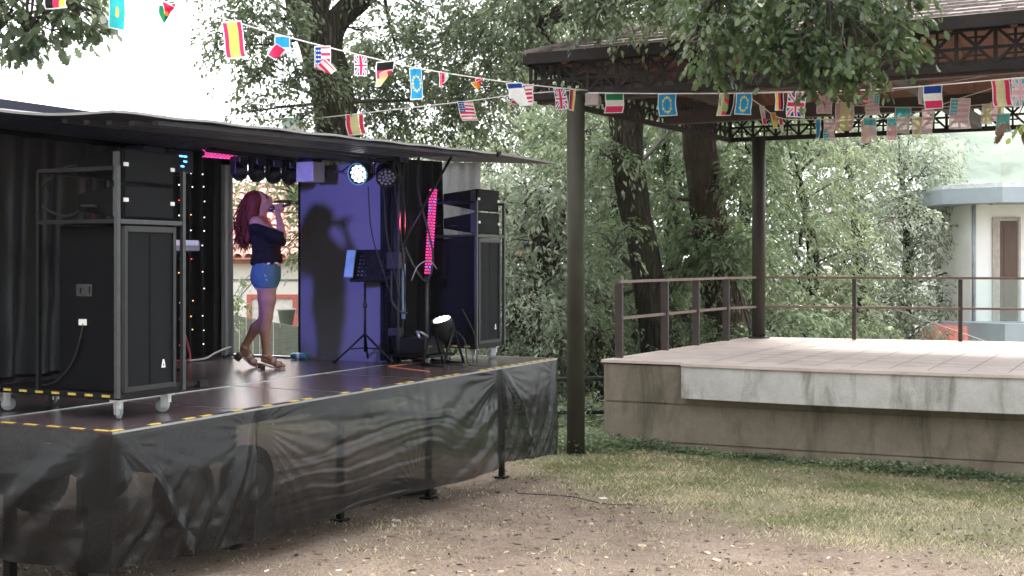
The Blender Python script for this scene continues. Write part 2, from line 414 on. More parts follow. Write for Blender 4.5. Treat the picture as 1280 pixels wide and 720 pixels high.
st = thing('mobile_stage', 'black folding trailer stage with raised awning and open side, yellow taped deck edge', 'stage', S0, SA)
d = MB().mm((0, 0, ZD-.10), (6.3, 1.15, ZD)); d.mm((0, 1.153, ZD-.10), (5.1, 3.44, ZD-.003))
deck = d.build('stage_deck', deckm, st)
t = MB().slot(1)
for u0 in np.arange(.004, 6.29, .16):                                # hazard tape on the front lip
    if u0 < 1.6 or u0 > 2.9 or random.random() < .6: t.slot(1 if random.random() < .2 else 0).mm((u0, -.004, ZD+.001), (min(u0+.098, 6.3), .028, ZD+.006))
    t.slot(1).mm((u0+.1, -.004, ZD+.001), (min(u0+.158, 6.3), .028, ZD+.005))
for v0 in np.arange(.03, 3.2, .2):
    t.slot(0).mm((-.004, v0, ZD+.001), (.022, v0+.11, ZD+.006)); t.slot(1).mm((-.004, v0+.112, ZD+.001), (.022, v0+.198, ZD+.005))
t.build('edge_tape', [yel, tapeblk], deck)
e = MB().mm((.0, -.022, ZD-.035), (6.3, -.005, ZD-.001)); e.mm((6.303, -.02, ZD-.04), (6.32, 1.15, ZD+.001)); e.build('edge_rail', alu, deck)
o_ = MB().bar((4.6, .95, ZD+.003), (4.35, .38, ZD+.003), .035, .004); o_.bar((4.65, 1.02, ZD+.0035), (5.3, .98, ZD+.0035), .03, .004); o_.build('floor_tape', orange, deck)
s_ = MB()
for u in (1.25, 2.5, 3.75, 5.0): s_.mm((u, .03, ZD+.0005), (u+.006, 1.15, ZD+.002))
s_.mm((0, 1.148, ZD-.004), (5.1, 1.158, ZD+.004)); s_.build('deck_seam', alu, deck)
for u in (.25, 1.7, 3.1, 4.55, 6.05):                               # support legs
    lg = MB(); g = gz(u, .5); lg.bar((u, .5, g+.02), (u, .5, ZD-.1), .05, .05); lg.box((u, .5, g+.012), (.12, .12, .022)); lg.bar((u, .5, ZD-.35), (u, 1.1, ZD-.13), .03)
    lg.build('support_leg', blk, st)
for v in (1.0, 2.6): 
    lg = MB(); g = gz(.12, v); lg.bar((.12, v, g+.02), (.12, v, ZD-.1), .06, .06); lg.box((.12, v, g+.012), (.14, .14, .022)); lg.build('support_leg', blk, st)
c = MB(); 
for v in (1.5, 3.0): c.mm((.1, v, ZD-.28), (5.0, v+.09, ZD-.104))
for u in (.3, 1.5, 2.7, 3.9, 4.9): c.mm((u, 1.18, ZD-.2), (u+.07, 3.4, ZD-.106))
c.mm((2.2, 1.62, .55), (3.1, 2.9, ZD-.285)); c.build('chassis', blk, st)
for u in (2.25, 3.05):
    for v in (1.45, 3.1):
        g = gz(u, v); wl = MB(); wl.lathe([(.0, -.09), (.26, -.09), (.3, -.06), (.3, .06), (.26, .09), (0, .09)], (u, v, g+.3), (0, 1, 0), 28)
        wh = wl.build('wheel', rub, st)
        MB().lathe([(.0, -.1), (.15, -.1), (.17, -.092)], (u, v, g+.3), (0, 1, 0), 20).build('rim', alu, wh)
# body walls
b_ = MB().mm((0, 3.44, ZD-.1), (5.12, 3.48, 3.5)); b_.build('back_wall', blkpaint, st)
b_ = MB().mm((-.03, 1.7, ZD-.1), (0, 3.44, 3.46)); b_.build('side_wall', blkpaint, st)
f_ = MB().mm((5.1, 1.18, ZD-.1), (5.13, 2.42, 3.30)); ew = f_.build('end_panel', wallm, st)
MB().mm((5.098, 2.40, ZD), (5.135, 2.43, 3.36)).mm((5.097, 1.17, ZD+.001), (5.136, 1.2, 3.29)).build('panel_edge', blkpaint, ew)
MB().mm((5.085, 2.34, 2.55), (5.1, 2.36, 2.68)).build('latch', mat('latch_brown', (.3, .16, .06), .5, .3), ew)
f_ = MB().mm((5.1, 2.43, 3.35), (5.13, 3.44, 3.43)); f_.mm((5.08, 3.36, ZD), (5.14, 3.44, 3.352)); f_.build('doorway_frame', blkpaint, st)
MB().mm((5.06, 2.43, ZD-.002), (5.14, 3.36, ZD+.018)).build('doorway_sill', alu, st)
# lining of the roof with ribs
zr = lambda v: 3.30+.085*(v-1.12)
r_ = MB().add([(x, v, zr(v)+dz) for x in (-.03, 5.2) for v, dz in ((1.12, 0), (3.55, 0), (3.55, .06), (1.12, .06))], [(0, 1, 2, 3), (7, 6, 5, 4), (0, 4, 5, 1), (1, 5, 6, 2), (2, 6, 7, 3), (3, 7, 4, 0)], False)
for v in np.arange(1.25, 3.4, .24): r_.mm((0, v, zr(v)-.035), (5.1, v+.05, zr(v)-.001))
r_.build('roof', navy, st)
# awning: one hinged panel, sagging cloth at its near end
nu, nv = 46, 10
U, V = np.meshgrid(np.linspace(-.02, 5.02, nu), np.linspace(1.12, -.03, nv))
def awz(U, V):
    zf = 3.19+.026*U
    z = zf+.085*(V+.03)/1.15*(1-.5*U/5)
    z = z-.03*np.exp(-(U/.5)**2)*np.sin(np.clip((V+.03)/1.15, 0, 1)*math.pi)
    return z+.004*np.sin(U*9)
Zt = awz(U, V)
a_ = MB(); a_.slot(1).grid(np.dstack([U, V, Zt+.016])); a_.slot(0).grid(np.dstack([U[:, ::-1], V[:, ::-1], Zt[:, ::-1]]))
rim_ = np.concatenate([np.stack([U[-1], V[-1], Zt[-1]], 1), np.stack([U[::-1, -1], V[::-1, -1], Zt[::-1, -1]], 1)])
for seg in (np.stack([U[-1], V[-1], Zt[-1]], 1), np.stack([U[:, 0], V[:, 0], Zt[:, 0]], 1), np.stack([U[::-1, -1], V[::-1, -1], Zt[::-1, -1]], 1)):
    a_.slot(1).grid(np.stack([seg, seg+np.array([0, 0, .016])]))
aw = a_.build('awning', [navy, paleskin], st)
x_ = MB()
for v in (.12, .32, .52, .72, .92):
    x_.bar((.5, v, float(awz(np.array(.5), np.array(v)))-.02), (4.95, v, float(awz(np.array(4.95), np.array(v)))-.02), .05, .03)
x_.build('awning_rib', mat('rib_blue_grey', (.06, .065, .09), .4, .3), aw)
fl = MB().add([(5.0, -.03, 3.318), (6.28, -.03, 3.315), (6.28, -.03, 3.335), (5.0, -.03, 3.345), (5.0, 1.12, 3.365), (5.9, 1.12, 3.36), (5.9, 1.12, 3.385), (5.0, 1.12, 3.39)],
  [(0, 1, 2, 3), (7, 6, 5, 4), (0, 4, 5, 1), (3, 2, 6, 7), (1, 5, 6, 2), (0, 3, 7, 4)], False)
fl.build('awning_flap', [mat('flap_grey', (.2, .2, .2), .6)], st)
MB().box((4.95, -.04, 3.32), (.05, .03, .05)).build('awning_hook', blk, st)
for u, v0, v1 in ((5.0, 1.12, .5),):
    MB().tube([(u, v0, 2.4), (u, v1, float(awz(np.array(u), np.array(v1)))-.01)], .014, 8).build('gas_strut', blk, st)

# ---- scrim skirts hung along the deck edge
def skirtmat():
    m = bpy.data.materials.new('black_scrim'); m.use_nodes = True; nt = m.node_tree; b = nt.nodes['Principled BSDF']; out = nt.nodes['Material Output']
    tc = nn(nt, 'ShaderNodeTexCoord')
    n = noise(nt, 7, 6, .6, tc.outputs['Object'], .4); r = ramp(nt, n.outputs['Fac'], [(.3, (.0035, .004, .005)), (.75, (.007, .0075, .009))])
    nt.links.new(r.outputs[0], b.inputs['Base Color']); b.inputs['Roughness'].default_value = .38; b.inputs['Specular IOR Level'].default_value = .34
    mp = nn(nt, 'ShaderNodeMapping'); mp.inputs['Scale'].default_value = (1.5, 1.5, 4); mp.inputs['Rotation'].default_value = (0, .35, 0); nt.links.new(tc.outputs['Object'], mp.inputs[0])
    n2 = noise(nt, 3.2, 4, .55, mp.outputs[0], 1.2); bp = nn(nt, 'ShaderNodeBump'); bp.inputs['Strength'].default_value = .09; bp.inputs['Distance'].default_value = .05
    nt.links.new(n2.outputs['Fac'], bp.inputs['Height']); nt.links.new(bp.outputs[0], b.inputs['Normal'])
    t = nn(nt, 'ShaderNodeBsdfTransparent'); mx = nn(nt, 'ShaderNodeMixShader'); mx.inputs[0].default_value = .88
    nt.links.new(t.outputs[0], mx.inputs[1]); nt.links.new(b.outputs[0], mx.inputs[2]); nt.links.new(mx.outputs[0], out.inputs[0])
    return m
scrim = skirtmat()
def skirt(label, p0, p1, zb, style, seed, n=(150, 60)):
    """p0,p1 in (u,v); zb(a) bottom height"""
    a, b = np.meshgrid(np.linspace(0, 1, n[0]), np.linspace(0, 1, n[1]))
    L = math.hypot(p1[0]-p0[0], p1[1]-p0[1]); du = np.array([(p1[0]-p0[0])/L, (p1[1]-p0[1])/L]); nrm = np.array([du[1], -du[0]])
    zt = ZD-.012; z = zt+(zb(a)-zt)*b
    env = np.clip(b*3, 0, 1); D = np.zeros_like(a)
    if style == 'swag':
        ph = b*7.5-6.*(a-.42)**2+2.2*fbm(a*3.2, b*2.4, seed)
        D += (.0065*np.sin(2*np.pi*ph)+.0035*np.sin(2*np.pi*(2.3*ph+.3)))*(.3+1.4*fbm(a*5+3, b*4, seed+9))*sstep(.12, .5, b)*(1-.35*b)*np.exp(-((a-.38)/.36)**2)
        D += .03*np.sin(2*np.pi*(a*5+b*3.2+.5*fbm(a*4, b*4, seed+1)))*sstep(.55, 1, a)*env*.6
    else:
        D += .05*np.maximum(0, 1-np.abs((a-.05-.42*b)/.07))*env*(1-.3*b)                 # a ridge from the pinned corner
        D += .03*np.maximum(0, 1-np.abs((a-.95+.30*b)/.06))*env
        D += .02*np.sin(2*np.pi*(a*7+b*2.5+1.2*fbm(a*3, b*3, seed)))*sstep(.3, 1, b)
    D += .08*(fbm(a*L*1.3, b*1.8, seed+5, 2)-.42)*env+.02*(fbm(a*L*4, b*5+a*6, seed+6, 3)-.45)*env
    D += .10*np.sin(np.pi*np.clip(b, 0, 1))*np.sin(np.pi*a)**.5*.55
    wl = 1.0
    def fan(a0, b0, n_, amp, reach):
        dx, dy = (a-a0)*L, (b-b0)*.9; r = np.hypot(dx, dy); an = np.arctan2(dy, dx)
        return amp*np.sin(n_*an+3.5*fbm(a*L*1.5, b*2, seed+31, 2))*np.exp(-r/reach)*sstep(.03, .22, r)*(.4+1.3*fbm(a*L*2.2, b*3, seed+33, 2))
    if style == 'swag': D += fan(0, .12, 34, .0055, 1.0)+fan(1, .06, 40, .005, .7)+fan(.56, .97, 30, .004, .4)
    else: D += fan(.02, .04, 30, .004, .5)+fan(.97, .15, 26, .004, .4)
    D += .03*env
    D *= sstep(0, .05, a)*sstep(0, .05, 1-a)
    x = p0[0]+a*L*du[0]+D*nrm[0]-.0; y = p0[1]+a*L*du[1]+D*nrm[1]
    y0 = nrm*.03
    o = MB().grid(np.dstack([x+y0[0], y+y0[1], z])).build('stage_skirt', scrim)
    o.location = S0; o.rotation_euler = (0, 0, SA)
    return tag(o, label, 'stage skirt', 'black scrim skirts round the stage')
lin = lambda *k: (lambda a: np.interp(a, np.linspace(0, 1, len(k)), k))
skirt('black see-through scrim hanging from the stage side edge at the lower left corner', (-.0, 3.3), (-.0, -.032), lin(.40, .42, .42, .42), 'pin', 3)
skirt('black scrim panel with tan ground showing through, from the deck corner to the first seam', (-.032, 0), (1.34, 0), lin(.46, .42, .38, .36), 'pin', 9)
skirt('longest black scrim panel with curved swag folds below the middle of the stage', (1.33, 0), (5.01, 0), lin(.35, .35, .37, .36, .33, .31, .33), 'swag', 15, (260, 90))
skirt('short greyish black scrim panel at the far right corner of the stage', (5.0, 0), (6.3, 0), lin(.36, .33, .30, .27), 'pin', 22)

iz = np.linspace(0, 1, 12)
a, b = np.meshgrid(np.linspace(0, 1, 60), np.linspace(0, 1, 12)); zb_ = np.interp(a, [0, .7, .92, .93, 1], [.35, .80, 1.0, .80, .78])
o = MB().grid(np.dstack([.05+.02*np.sin(a*40), 3.3*(1-a)+.03, 1.15+(zb_-1.15)*b])).build('inner_cloth', mat('inner_black', (.006, .006, .007), .8)); o.location = S0; o.rotation_euler = (0, 0, SA)
tag(o, 'short opaque black cloth with slanted hem behind the side scrim, at the lower left', 'stage skirt')
# ---- drapes
velvet = mat('black_drape', (.004, .0045, .006), .65, 0, .35, 3, .12, 25, stretch=(3, 3, .6), spec=.12)
greyd = mat('grey_drape', (.20, .205, .22), .7, 0, .25, 4, .1, 20, stretch=(4, 4, .5))
def drape(label, name, p0, p1, z0, z1, folds, amp, m, seed, cat='curtain', gather=0., group=None):
    L = math.hypot(p1[0]-p0[0], p1[1]-p0[1]); du = np.array([(p1[0]-p0[0])/L, (p1[1]-p0[1])/L]); nrm = np.array([du[1], -du[0]])
    a, b = np.meshgrid(np.linspace(0, 1, max(40, int(folds*14))), np.linspace(0, 1, 26))
    ph = a*folds+.7*fbm(a*3, b*.8, seed)+.25*fbm(a*9, b*2, seed+2)
    D = amp*np.sin(2*np.pi*ph)*(.55+.45*b)+amp*.9*(fbm(a*4, b*3, seed+4)-.47)
    aa = a+gather*(.5-a)*np.sin(np.pi*b)
    x = p0[0]+aa*L*du[0]+D*nrm[0]; y = p0[1]+aa*L*du[1]+D*nrm[1]
    o = MB().grid(np.dstack([x, y, z1+(z0-z1)*b])).build(name, m); o.location = S0; o.rotation_euler = (0, 0, SA)
    return tag(o, label, cat, group)
drape('wide black satin drape with greyish folds on the back wall at the far left', 'stage_curtain', (.2, 3.32), (3.75, 3.32), ZD+.02, 3.40, 9, .07, mat('black_satin', (.022, .024, .030), .36, 0, .6, 2, .2, 9, stretch=(3, 3, .7), spec=.3), 4)
sc = drape('black star curtain dotted with tiny coloured lights beside the doorway', 'star_curtain', (3.8, 3.33), (4.85, 3.33), ZD+.02, 3.42, 5, .03, velvet, 6)
lc = [emat('star_white', (1, .95, .85), .9), emat('star_amber', (1, .45, .08), .9), emat('star_red', (1, .06, .05), .9)]
for i in range(5):
    for j in range(13):
        if random.random() < .2: continue
        u = 3.88+i*.18+random.uniform(-.02, .02); z = 1.42+j*.15+random.uniform(-.015, .015)
        k = random.choice([0, 0, 1, 2, 2]) if i < 4 else 0
        MB().lathe([(0, -.008), (.0065, -.004), (.0065, .004), (0, .008)], (u, 3.282, z), (0, 1, 0), 8).build('star_light', lc[k], sc)
drape('narrow grey leg curtain between star curtain and doorway', 'leg_curtain', (4.83, 3.25), (5.02, 3.25), ZD+.02, 3.33, 2, .02, greyd, 8)
drape('black drape gathered between the cable-wrapped mast and right speaker stack', 'masking_drape', (5.06, 1.22), (5.72, 1.02), ZD+.02, 3.34, 4, .035, velvet, 10)
drape('pale grey curtain hanging behind the right speaker stack', 'grey_curtain', (5.75, 1.5), (5.98, .72), ZD+.3, 3.34, 5, .03, cloth('grey_sheer', (.42, .43, .46), .45), 12)
drape('black drape strip on the side of the end wall beside mast', 'masking_drape', (5.0, 1.34), (5.06, 1.16), ZD+.02, 3.34, 2, .02, velvet, 13)
# ------------------------------------------------------------------ speaker stacks
boxp = mat('speaker_paint', (.0035, .004, .0055), .5, 0, .25, 30, .35, 180, spec=.10)
grille = mat('speaker_grille', (.008, .009, .0115), .5, .1, .12, 120, .5, 400, spec=.15)
railm = mat('rack_rail_grey', (.05, .054, .06), .42, .2, .2, 20)
MBv = Vector
def caster(c, parent, ang):
    x, y = c; k = MB(); Mz = Matrix.Rotation(ang, 3, 'Z')
    k.box((x, y, .125), (.075, .075, .012)); k.box((x, y, .095), (.03, .05, .05))
    for s in (-1, 1):
        p = Mz @ Vector((.015, s*.022, 0)); k.box(Vector((x, y, .075))+p, (.05, .006, .08), Mz)
    kb = k.build('caster', zinc, parent)
    w_ = MB().lathe([(0, -.016), (.038, -.016), (.048, -.01), (.048, .01), (.038, .016), (0, .016)], Vector((x, y, .05))+Mz @ Vector((.03, 0, 0)), Mz @ Vector((0, 1, 0)), 20)
    w_.build('caster_wheel', mat('caster_grey', (.35, .38, .4), .5), kb)
DW, DD = .57, 1.2
def make_dolly(label, loc):
    t = thing('speaker_dolly', label, 'speaker dolly', loc, SA, 'rolling dollies under the speaker stacks')
    MB().mm((0, 0, .135), (DW, DD, .175)).build('platform', blkpaint, t, .004)
    e = MB()
    for y in np.arange(.08, DD-.06, .15): e.mm((-.003, y, .150), (-.0005, y+.07, .165))
    e.build('edge_tape', yel, t)
    for c, a_ in (((.06, .07), .6), ((DW-.06, .07), 2.2), ((.06, DD-.08), -.5), ((DW-.06, DD-.08), 1.4)): caster(c, t, a_)
    f = MB()
    for x in (-.018, DW+.018):
        f.bar((x, .0, .15), (x, .0, 1.64), .028)
    f.build('tube_frame', railm, t)
    f = MB()
    for x in (-.018, DW+.018):
        f.bar((x, .70, .18), (x, .70, 1.62), .026); f.bar((x, .016, 1.625), (x, .70, 1.625), .024); f.bar((x, .016, 1.285), (x, .70, 1.285), .024)
    f.bar((-.018, .70, 1.62), (DW+.018, .70, 1.62), .024); f.build('rear_frame', blk, t)
    MB().mm((0, -.012, 1.268), (DW, .012, 1.298)).build('shelf_rail', railm, t, .003)
    MB().mm((0, .014, 1.27), (DW, .54, 1.296)).build('shelf', blk, t, .003)
    return t
def make_sub(label, loc):
    W, D_, H = .48, .58, 1.08
    t = thing('subwoofer', label, 'speaker', loc, SA, 'tall double subwoofers')
    MB().mm((0, .03, 0), (W, D_, H)).build('cabinet', boxp, t, .008)
    g = MB()
    for x0, x1 in ((.03, W/2-.004), (W/2+.004, W-.03)): 
        P = np.zeros((30, 8, 3)); xx, zz = np.meshgrid(np.linspace(x0, x1, 8), np.linspace(.035, H-.04, 30))
        P[..., 0] = xx; P[..., 2] = zz; P[..., 1] = .012-.006*np.sin((xx-x0)/(x1-x0)*np.pi)
        g.grid(P)
    g.build('grille', grille, t)
    f = MB(); f.mm((0, .0, 0), (.03, .029, H)); f.mm((W-.03, 0, 0), (W, .029, H)); f.mm((.03, 0, H-.04), (W-.03, .029, H)); f.mm((.03, 0, 0), (W-.03, .029, .035))
    f.build('front_frame', mat('frame_edge', (.012, .013, .016), .4), t, .003)  # lighter than the cabinet: an edge highlight put into the colour
    # small white triangular badge, with an open centre
    e = MB().add([(.335, -.001, .14), (.375, -.001, .14), (.362, -.001, .195), (.348, -.001, .195), (.349, -.001, .15), (.361, -.001, .15), (.355, -.001, .175)], [(0, 1, 5, 4), (1, 2, 6, 5), (2, 3, 6), (3, 0, 4, 6)], False)
    e.build('badge', white, t)
    h = MB().mm((-.004, .28, .62), (-.0005, .42, .70)); h.mm((-.012, .30, .64), (-.004, .32, .68)); h.mm((-.012, .38, .64), (-.004, .40, .68)); h.mm((-.012, .30, .675), (-.004, .40, .685))
    h.build('side_handle', mat('handle_grey', (.04, .042, .046), .4, .4), t)
    j = MB().mm((-.004, .33, .43), (-.0005, .40, .47)); j.build('connector_plate', white, t)
    return t
def make_top(label, loc, tilt):
    W, D_, H = .48, .40, .225
    t = thing('line_array_speaker', label, 'speaker', loc, SA, 'line array speakers on the stacks')
    t.rotation_euler = (tilt, 0, SA)
    y0, y1 = .0, D_; q = .06
    b = MB().add([(0, 0, 0), (W, 0, 0), (W, 0, H), (0, 0, H), (.0, y1, q), (W, y1, q), (W, y1, H-q), (0, y1, H-q)],
                 [(0, 1, 2, 3), (5, 4, 7, 6), (3, 2, 6, 7), (1, 0, 4, 5), (0, 3, 7, 4), (2, 1, 5, 6)], False)
    b.build('cabinet', boxp, t, .006)
    P = np.zeros((12, 10, 3)); xx, zz = np.meshgrid(np.linspace(.02, W-.02, 10), np.linspace(.015, H-.015, 12)); P[..., 0] = xx; P[..., 2] = zz; P[..., 1] = -.004-.012*np.sin((xx/W)*np.pi)
    MB().grid(P).build('grille', grille, t)
    for x in (-.006, W+.001):
        f = MB().mm((x, .015, .02), (x+.005, .075, H-.02)); f.build('fly_plate', railm, t)
    l = MB(); l.mm((.006, -.012, .11), (.045, -.003, .135)); l.mm((W-.045, -.012, .10), (W-.008, -.003, .125)); l.build('latch_tab', white, t)
    h = MB(); h.tube([(-.004, .22, H*.35), (-.035, .22, H*.38), (-.035, .32, H*.38), (-.004, .32, H*.35)], .009, 6); h.build('handle', rub, t)
    return t
def offs(base, x, y, z):
    return S(base[0]+x, base[1]+y, ZD+z)
LB, RB = (.38, .31), (5.49, .49)
d1 = make_dolly('near black rolling dolly with yellow dashes at the lower left of the deck', S(*LB))
dup(d1, 'far black rolling dolly on casters under the right speaker stack', S(*RB))
s1 = make_sub('near tall black subwoofer left of the singer, white badge low on grille', offs(LB, .045, .0, .177))
s2 = dup(s1, 'far tall black subwoofer standing behind the floor lamp at stage right end', offs(RB, .045, .0, .177))
for c_ in [c_ for c_ in s2.children if c_.name.startswith(('connector', 'side_handle'))]: bpy.data.objects.remove(c_)
t1 = make_top('lower line array cabinet of the near left stack, on the grey shelf', offs(LB, .045, .02, 1.302), 0)
dup(t1, 'upper line array cabinet of the near left stack, topmost box', offs(LB, .045, .02, 1.532))
dup(t1, 'lower line array cabinet of the far right stack, on the grey shelf', offs(RB, .045, .02, 1.302))
t4 = dup(t1, 'upper line array cabinet of the far right stack, tipped forward', offs(RB, .045, .03, 1.540)); t4.rotation_euler = (.04, 0, SA)
def cable(name, label, pts, r=.008, m=None, n=6, sub=6):
    P = [Vector(p) for p in pts]; out = []
    for i in range(len(P)-1):
        p0, p1, p2, p3 = P[max(i-1, 0)], P[i], P[i+1], P[min(i+2, len(P)-1)]
        for k in range(sub):
            t = k/sub; out.append(.5*((2*p1)+(p2-p0)*t+(2*p0-5*p1+4*p2-p3)*t*t+(3*p1-p0-3*p2+p3)*t**3))
    out.append(P[-1])
    return tag(MB().tube(out, r, n).build(name, m or rub), label, 'cable')
cable('speaker_cable', 'black cable looping from the back of the near upper line array box', [offs(LB, .2, .48, 1.66), offs(LB, .15, .62, 1.66), offs(LB, .1, .82, 1.52), offs(LB, .1, .8, 1.4), offs(LB, .15, .62, 1.33), offs(LB, .2, .475, 1.40)], .009)
cable('speaker_cable', 'black cable hanging down the side of the near subwoofer', [offs(LB, .045, .36, .62), offs(LB, .03, .38, .5), offs(LB, .03, .46, .34), offs(LB, .04, .62, .22), offs(LB, .08, .78, .19)], .006)
cable('speaker_cable', 'black cable looping behind the far right line array boxes', [offs(RB, .1, .48, 1.68), offs(RB, .045, .58, 1.62), offs(RB, .05, .64, 1.48), offs(RB, .045, .58, 1.38), offs(RB, .1, .48, 1.40)], .008)

# ------------------------------------------------------------------ lights and gear
dark = mat('fixture_black', (.010, .010, .012), .38, 0, .2, 20, spec=.3)
par_on = emat('lamp_white', (1, .97, .93), 1.4); par_rim = emat('lamp_cyan', (.12, .4, .5), .12)
pinkled = emat('led_pink', (.95, .07, .36), .42); pinkdot = emat('led_pink_deep', (.30, .02, .12), .14); bluedot = emat('led_blue', (.1, .3, .9), .5)

def par_can(name, label, loc, aim, lit, group='round par lamps'):
    """round LED can; aim = world direction of its face"""
    d_ = Vector(aim).normalized()
    t = thing(name, label, 'stage light', loc, 0, group)
    MB().lathe([(.0, -.15), (.06, -.148), (.085, -.12), (.098, -.06), (.102, .02), (.104, .06), (.098, .062), (.096, .046)], (0, 0, 0), d_, 28, True, False).build('housing', dark, t)
    MB().lathe([(.0, .044), (.095, .044)], (0, 0, 0), d_, 28).build('face', dark if not lit else mat('lamp_face', (.05, .06, .06), .3), t)
    _, s, u = frame_of(d_)
    l = MB()
    for r, n in ((0, 1), (.036, 6), (.072, 11)):
        for k in range(n):
            a = 2*math.pi*k/n+.2
            l.lathe([(.0155, .045), (.0145, .052), (0, .055)], s*(math.cos(a)*r)+u*(math.sin(a)*r), d_, 10)
    l.build('led_cluster', par_on if lit else mat('led_off', (.2, .2, .22), .2), t)
    if lit: MB().lathe([(.103, .055), (.108, .06), (.108, .075), (.1, .075)], (0, 0, 0), d_, 28, True, False).build('rim_ring', par_rim, t)
    y = MB().tube([s*.11, s*.125+Vector((0, 0, .06)), s*.09+Vector((0, 0, .16)), -s*.09+Vector((0, 0, .16)), -s*.125+Vector((0, 0, .06)), -s*.11], .011, 8)
    y.build('yoke', dark, t)
    return t
par_can('par_light', 'bright white LED par lamp with many beads at the top of the purple panel', S(4.5, 1.23, 3.15), (-.42, -.88, -.2), True)
par_can('par_light', 'unlit black par lamp hanging just behind the bright one', S(4.62, 1.02, 3.13), (.15, -.75, -.5), False)
# lamp outside the frame at the near end of the roof which throws the blue light
bl = S(.35, 1.75, 3.2); bt = S(5.1, 1.72, 2.35)
par_can('par_light', 'blue par lamp under the near end of the trailer roof, aimed at the end panel', bl, bt-bl, True)
def spot(name, loc, aim, col, e, ang, blend=.4, r=.04):
    l = bpy.data.lights.new(name, 'SPOT'); o = bpy.data.objects.new(name, l); COL.objects.link(o)
    l.energy = e; l.color = col; l.spot_size = math.radians(ang); l.spot_blend = blend; l.shadow_soft_size = r
    o.location = loc; o.rotation_euler = (Vector(loc)-Vector(aim)).to_track_quat('Z', 'Y').to_euler(); return o
spot('blue_beam', bl+(bt-bl).normalized()*.09, bt, (.27, .25, 1.), 330, 29, .3, .17)
# lighting bar with four small moving heads
t = thing('lighting_bar', 'black lighting bar under the trailer roof above the singer', 'lighting bar', S(3.4, 2.2, 3.33), SA)
MB().tube([(0, 0, 0), (1.6, 0, 0)], .024, 12).build('tube', blk, t)
for x in (.12, 1.45): MB().mm((x-.02, -.02, 0.02), (x+.02, .02, .135)).build('clamp', blk, t)
for k, (u, nm) in enumerate(((3.86, 'first moving head lamp on the bar, nearest the star curtain'), (4.12, 'second moving head lamp on the bar, counted from the star curtain'), (4.38, 'third moving head lamp on the bar, next to last before the panel'), (4.64, 'fourth moving head lamp on the bar, nearest the white box'))):
    if k == 0:
        mh = thing('moving_head', nm, 'stage light', S(u, 2.2, 3.18), SA, 'moving heads in a row on the bar')
        MB().mm((-.065, -.065, .055), (.065, .065, .12)).build('base', dark, mh, .008)
        MB().lathe([(0, -.085), (.055, -.075), (.078, -.04), (.08, .02), (.072, .045), (0, .05)], (0, 0, -.03), Vector((-.3, -.7, -.6)), 22).build('head', dark, mh)
        MB().mm((-.092, -.03, -.05), (-.078, .03, .075)).build('arm', dark, mh, .004); MB().mm((.078, -.03, -.05), (.092, .03, .075)).build('arm', dark, mh, .004)
        MB().mm((.0925, -.012, -.045), (.0945, .012, .03)).build('indicator', emat('indicator_lilac', (.45, .42, .95), 1.2), mh)
    else: dup(mh, nm, S(u, 2.2, 3.18))
def led_bar(label, p, q, rad, col):
    t = thing('led_bar', label, 'LED tube', p, 0, 'pink LED tubes'); v = q-p
    MB().tube([Vector((0, 0, 0)), v], rad, 14).build('tube', pinkdot, t)
    _, s, u = frame_of(v); L = v.length; n = int(L/.03); rows = 7
    dots = {0: MB(), 1: MB()}
    for i in range(n):
        for j in range(rows):
            a = 2*math.pi*(j+.5*(i % 2))/rows; c = v*((i+.5)/n)+(s*math.cos(a)+u*math.sin(a))*(rad+.001)
            dots[1 if random.random() < .12 else 0].box(c, (.015, .015, .015))
    dots[0].build('led_dots', pinkled, t)
    if dots[1].v: dots[1].build('blue_led_dots', bluedot, t)
    MB().tube([v, v*1.02], rad*1.1, 14).build('end_cap', dark, t); MB().tube([v*-.02, Vector((0, 0, 0))], rad*1.1, 14).build('end_cap', dark, t)
    return t
led_bar('pink glowing LED tube standing upright before the right speaker stack', S(5.38, 1.0, 2.16), S(5.45, .98, 3.04), .031, True)
led_bar('pink LED tube lying level under the roof left of the moving heads', S(3.42, 2.27, 3.30), S(3.98, 2.27, 3.31), .026, True)
led_bar('short dim pink LED tube under the awning above the bright par lamp', S(4.36, .85, 3.38), S(4.55, .85, 3.385), .03, False)
spot('pink_beam', S(5.2, .95, 2.7), S(3.9, 2.0, 2.55), (1, .11, .22), 120, 27, .5, .1)
t = thing('stand_pole', 'grey pole holding up the upright pink LED tube', 'pole', S(5.36, 1.01), SA)
MB().tube([(0, 0, .02), (0.01, 0, .88)], .022, 10).build('pole', railm, t); MB().lathe([(.0, 0), (.16, 0), (.16, .015), (.03, .03)], (0, 0, .001)).build('base', dark, t)
t = thing('box_speaker', 'small pale square monitor hanging at top left of the purple panel', 'speaker', S(4.75, 2.02, 3.1), SA)
MB().mm((-.1, -.11, 0), (.1, .1, .2)).build('cabinet', mat('pale_box', (.42, .42, .43), .6), t, .006); MB().mm((-.08, -.09, .2), (.08, .08, .28)).build('bracket', blk, t); MB().mm((.1, -.06, .06), (.2, .06, .16)).build('rear_housing', dark, t)
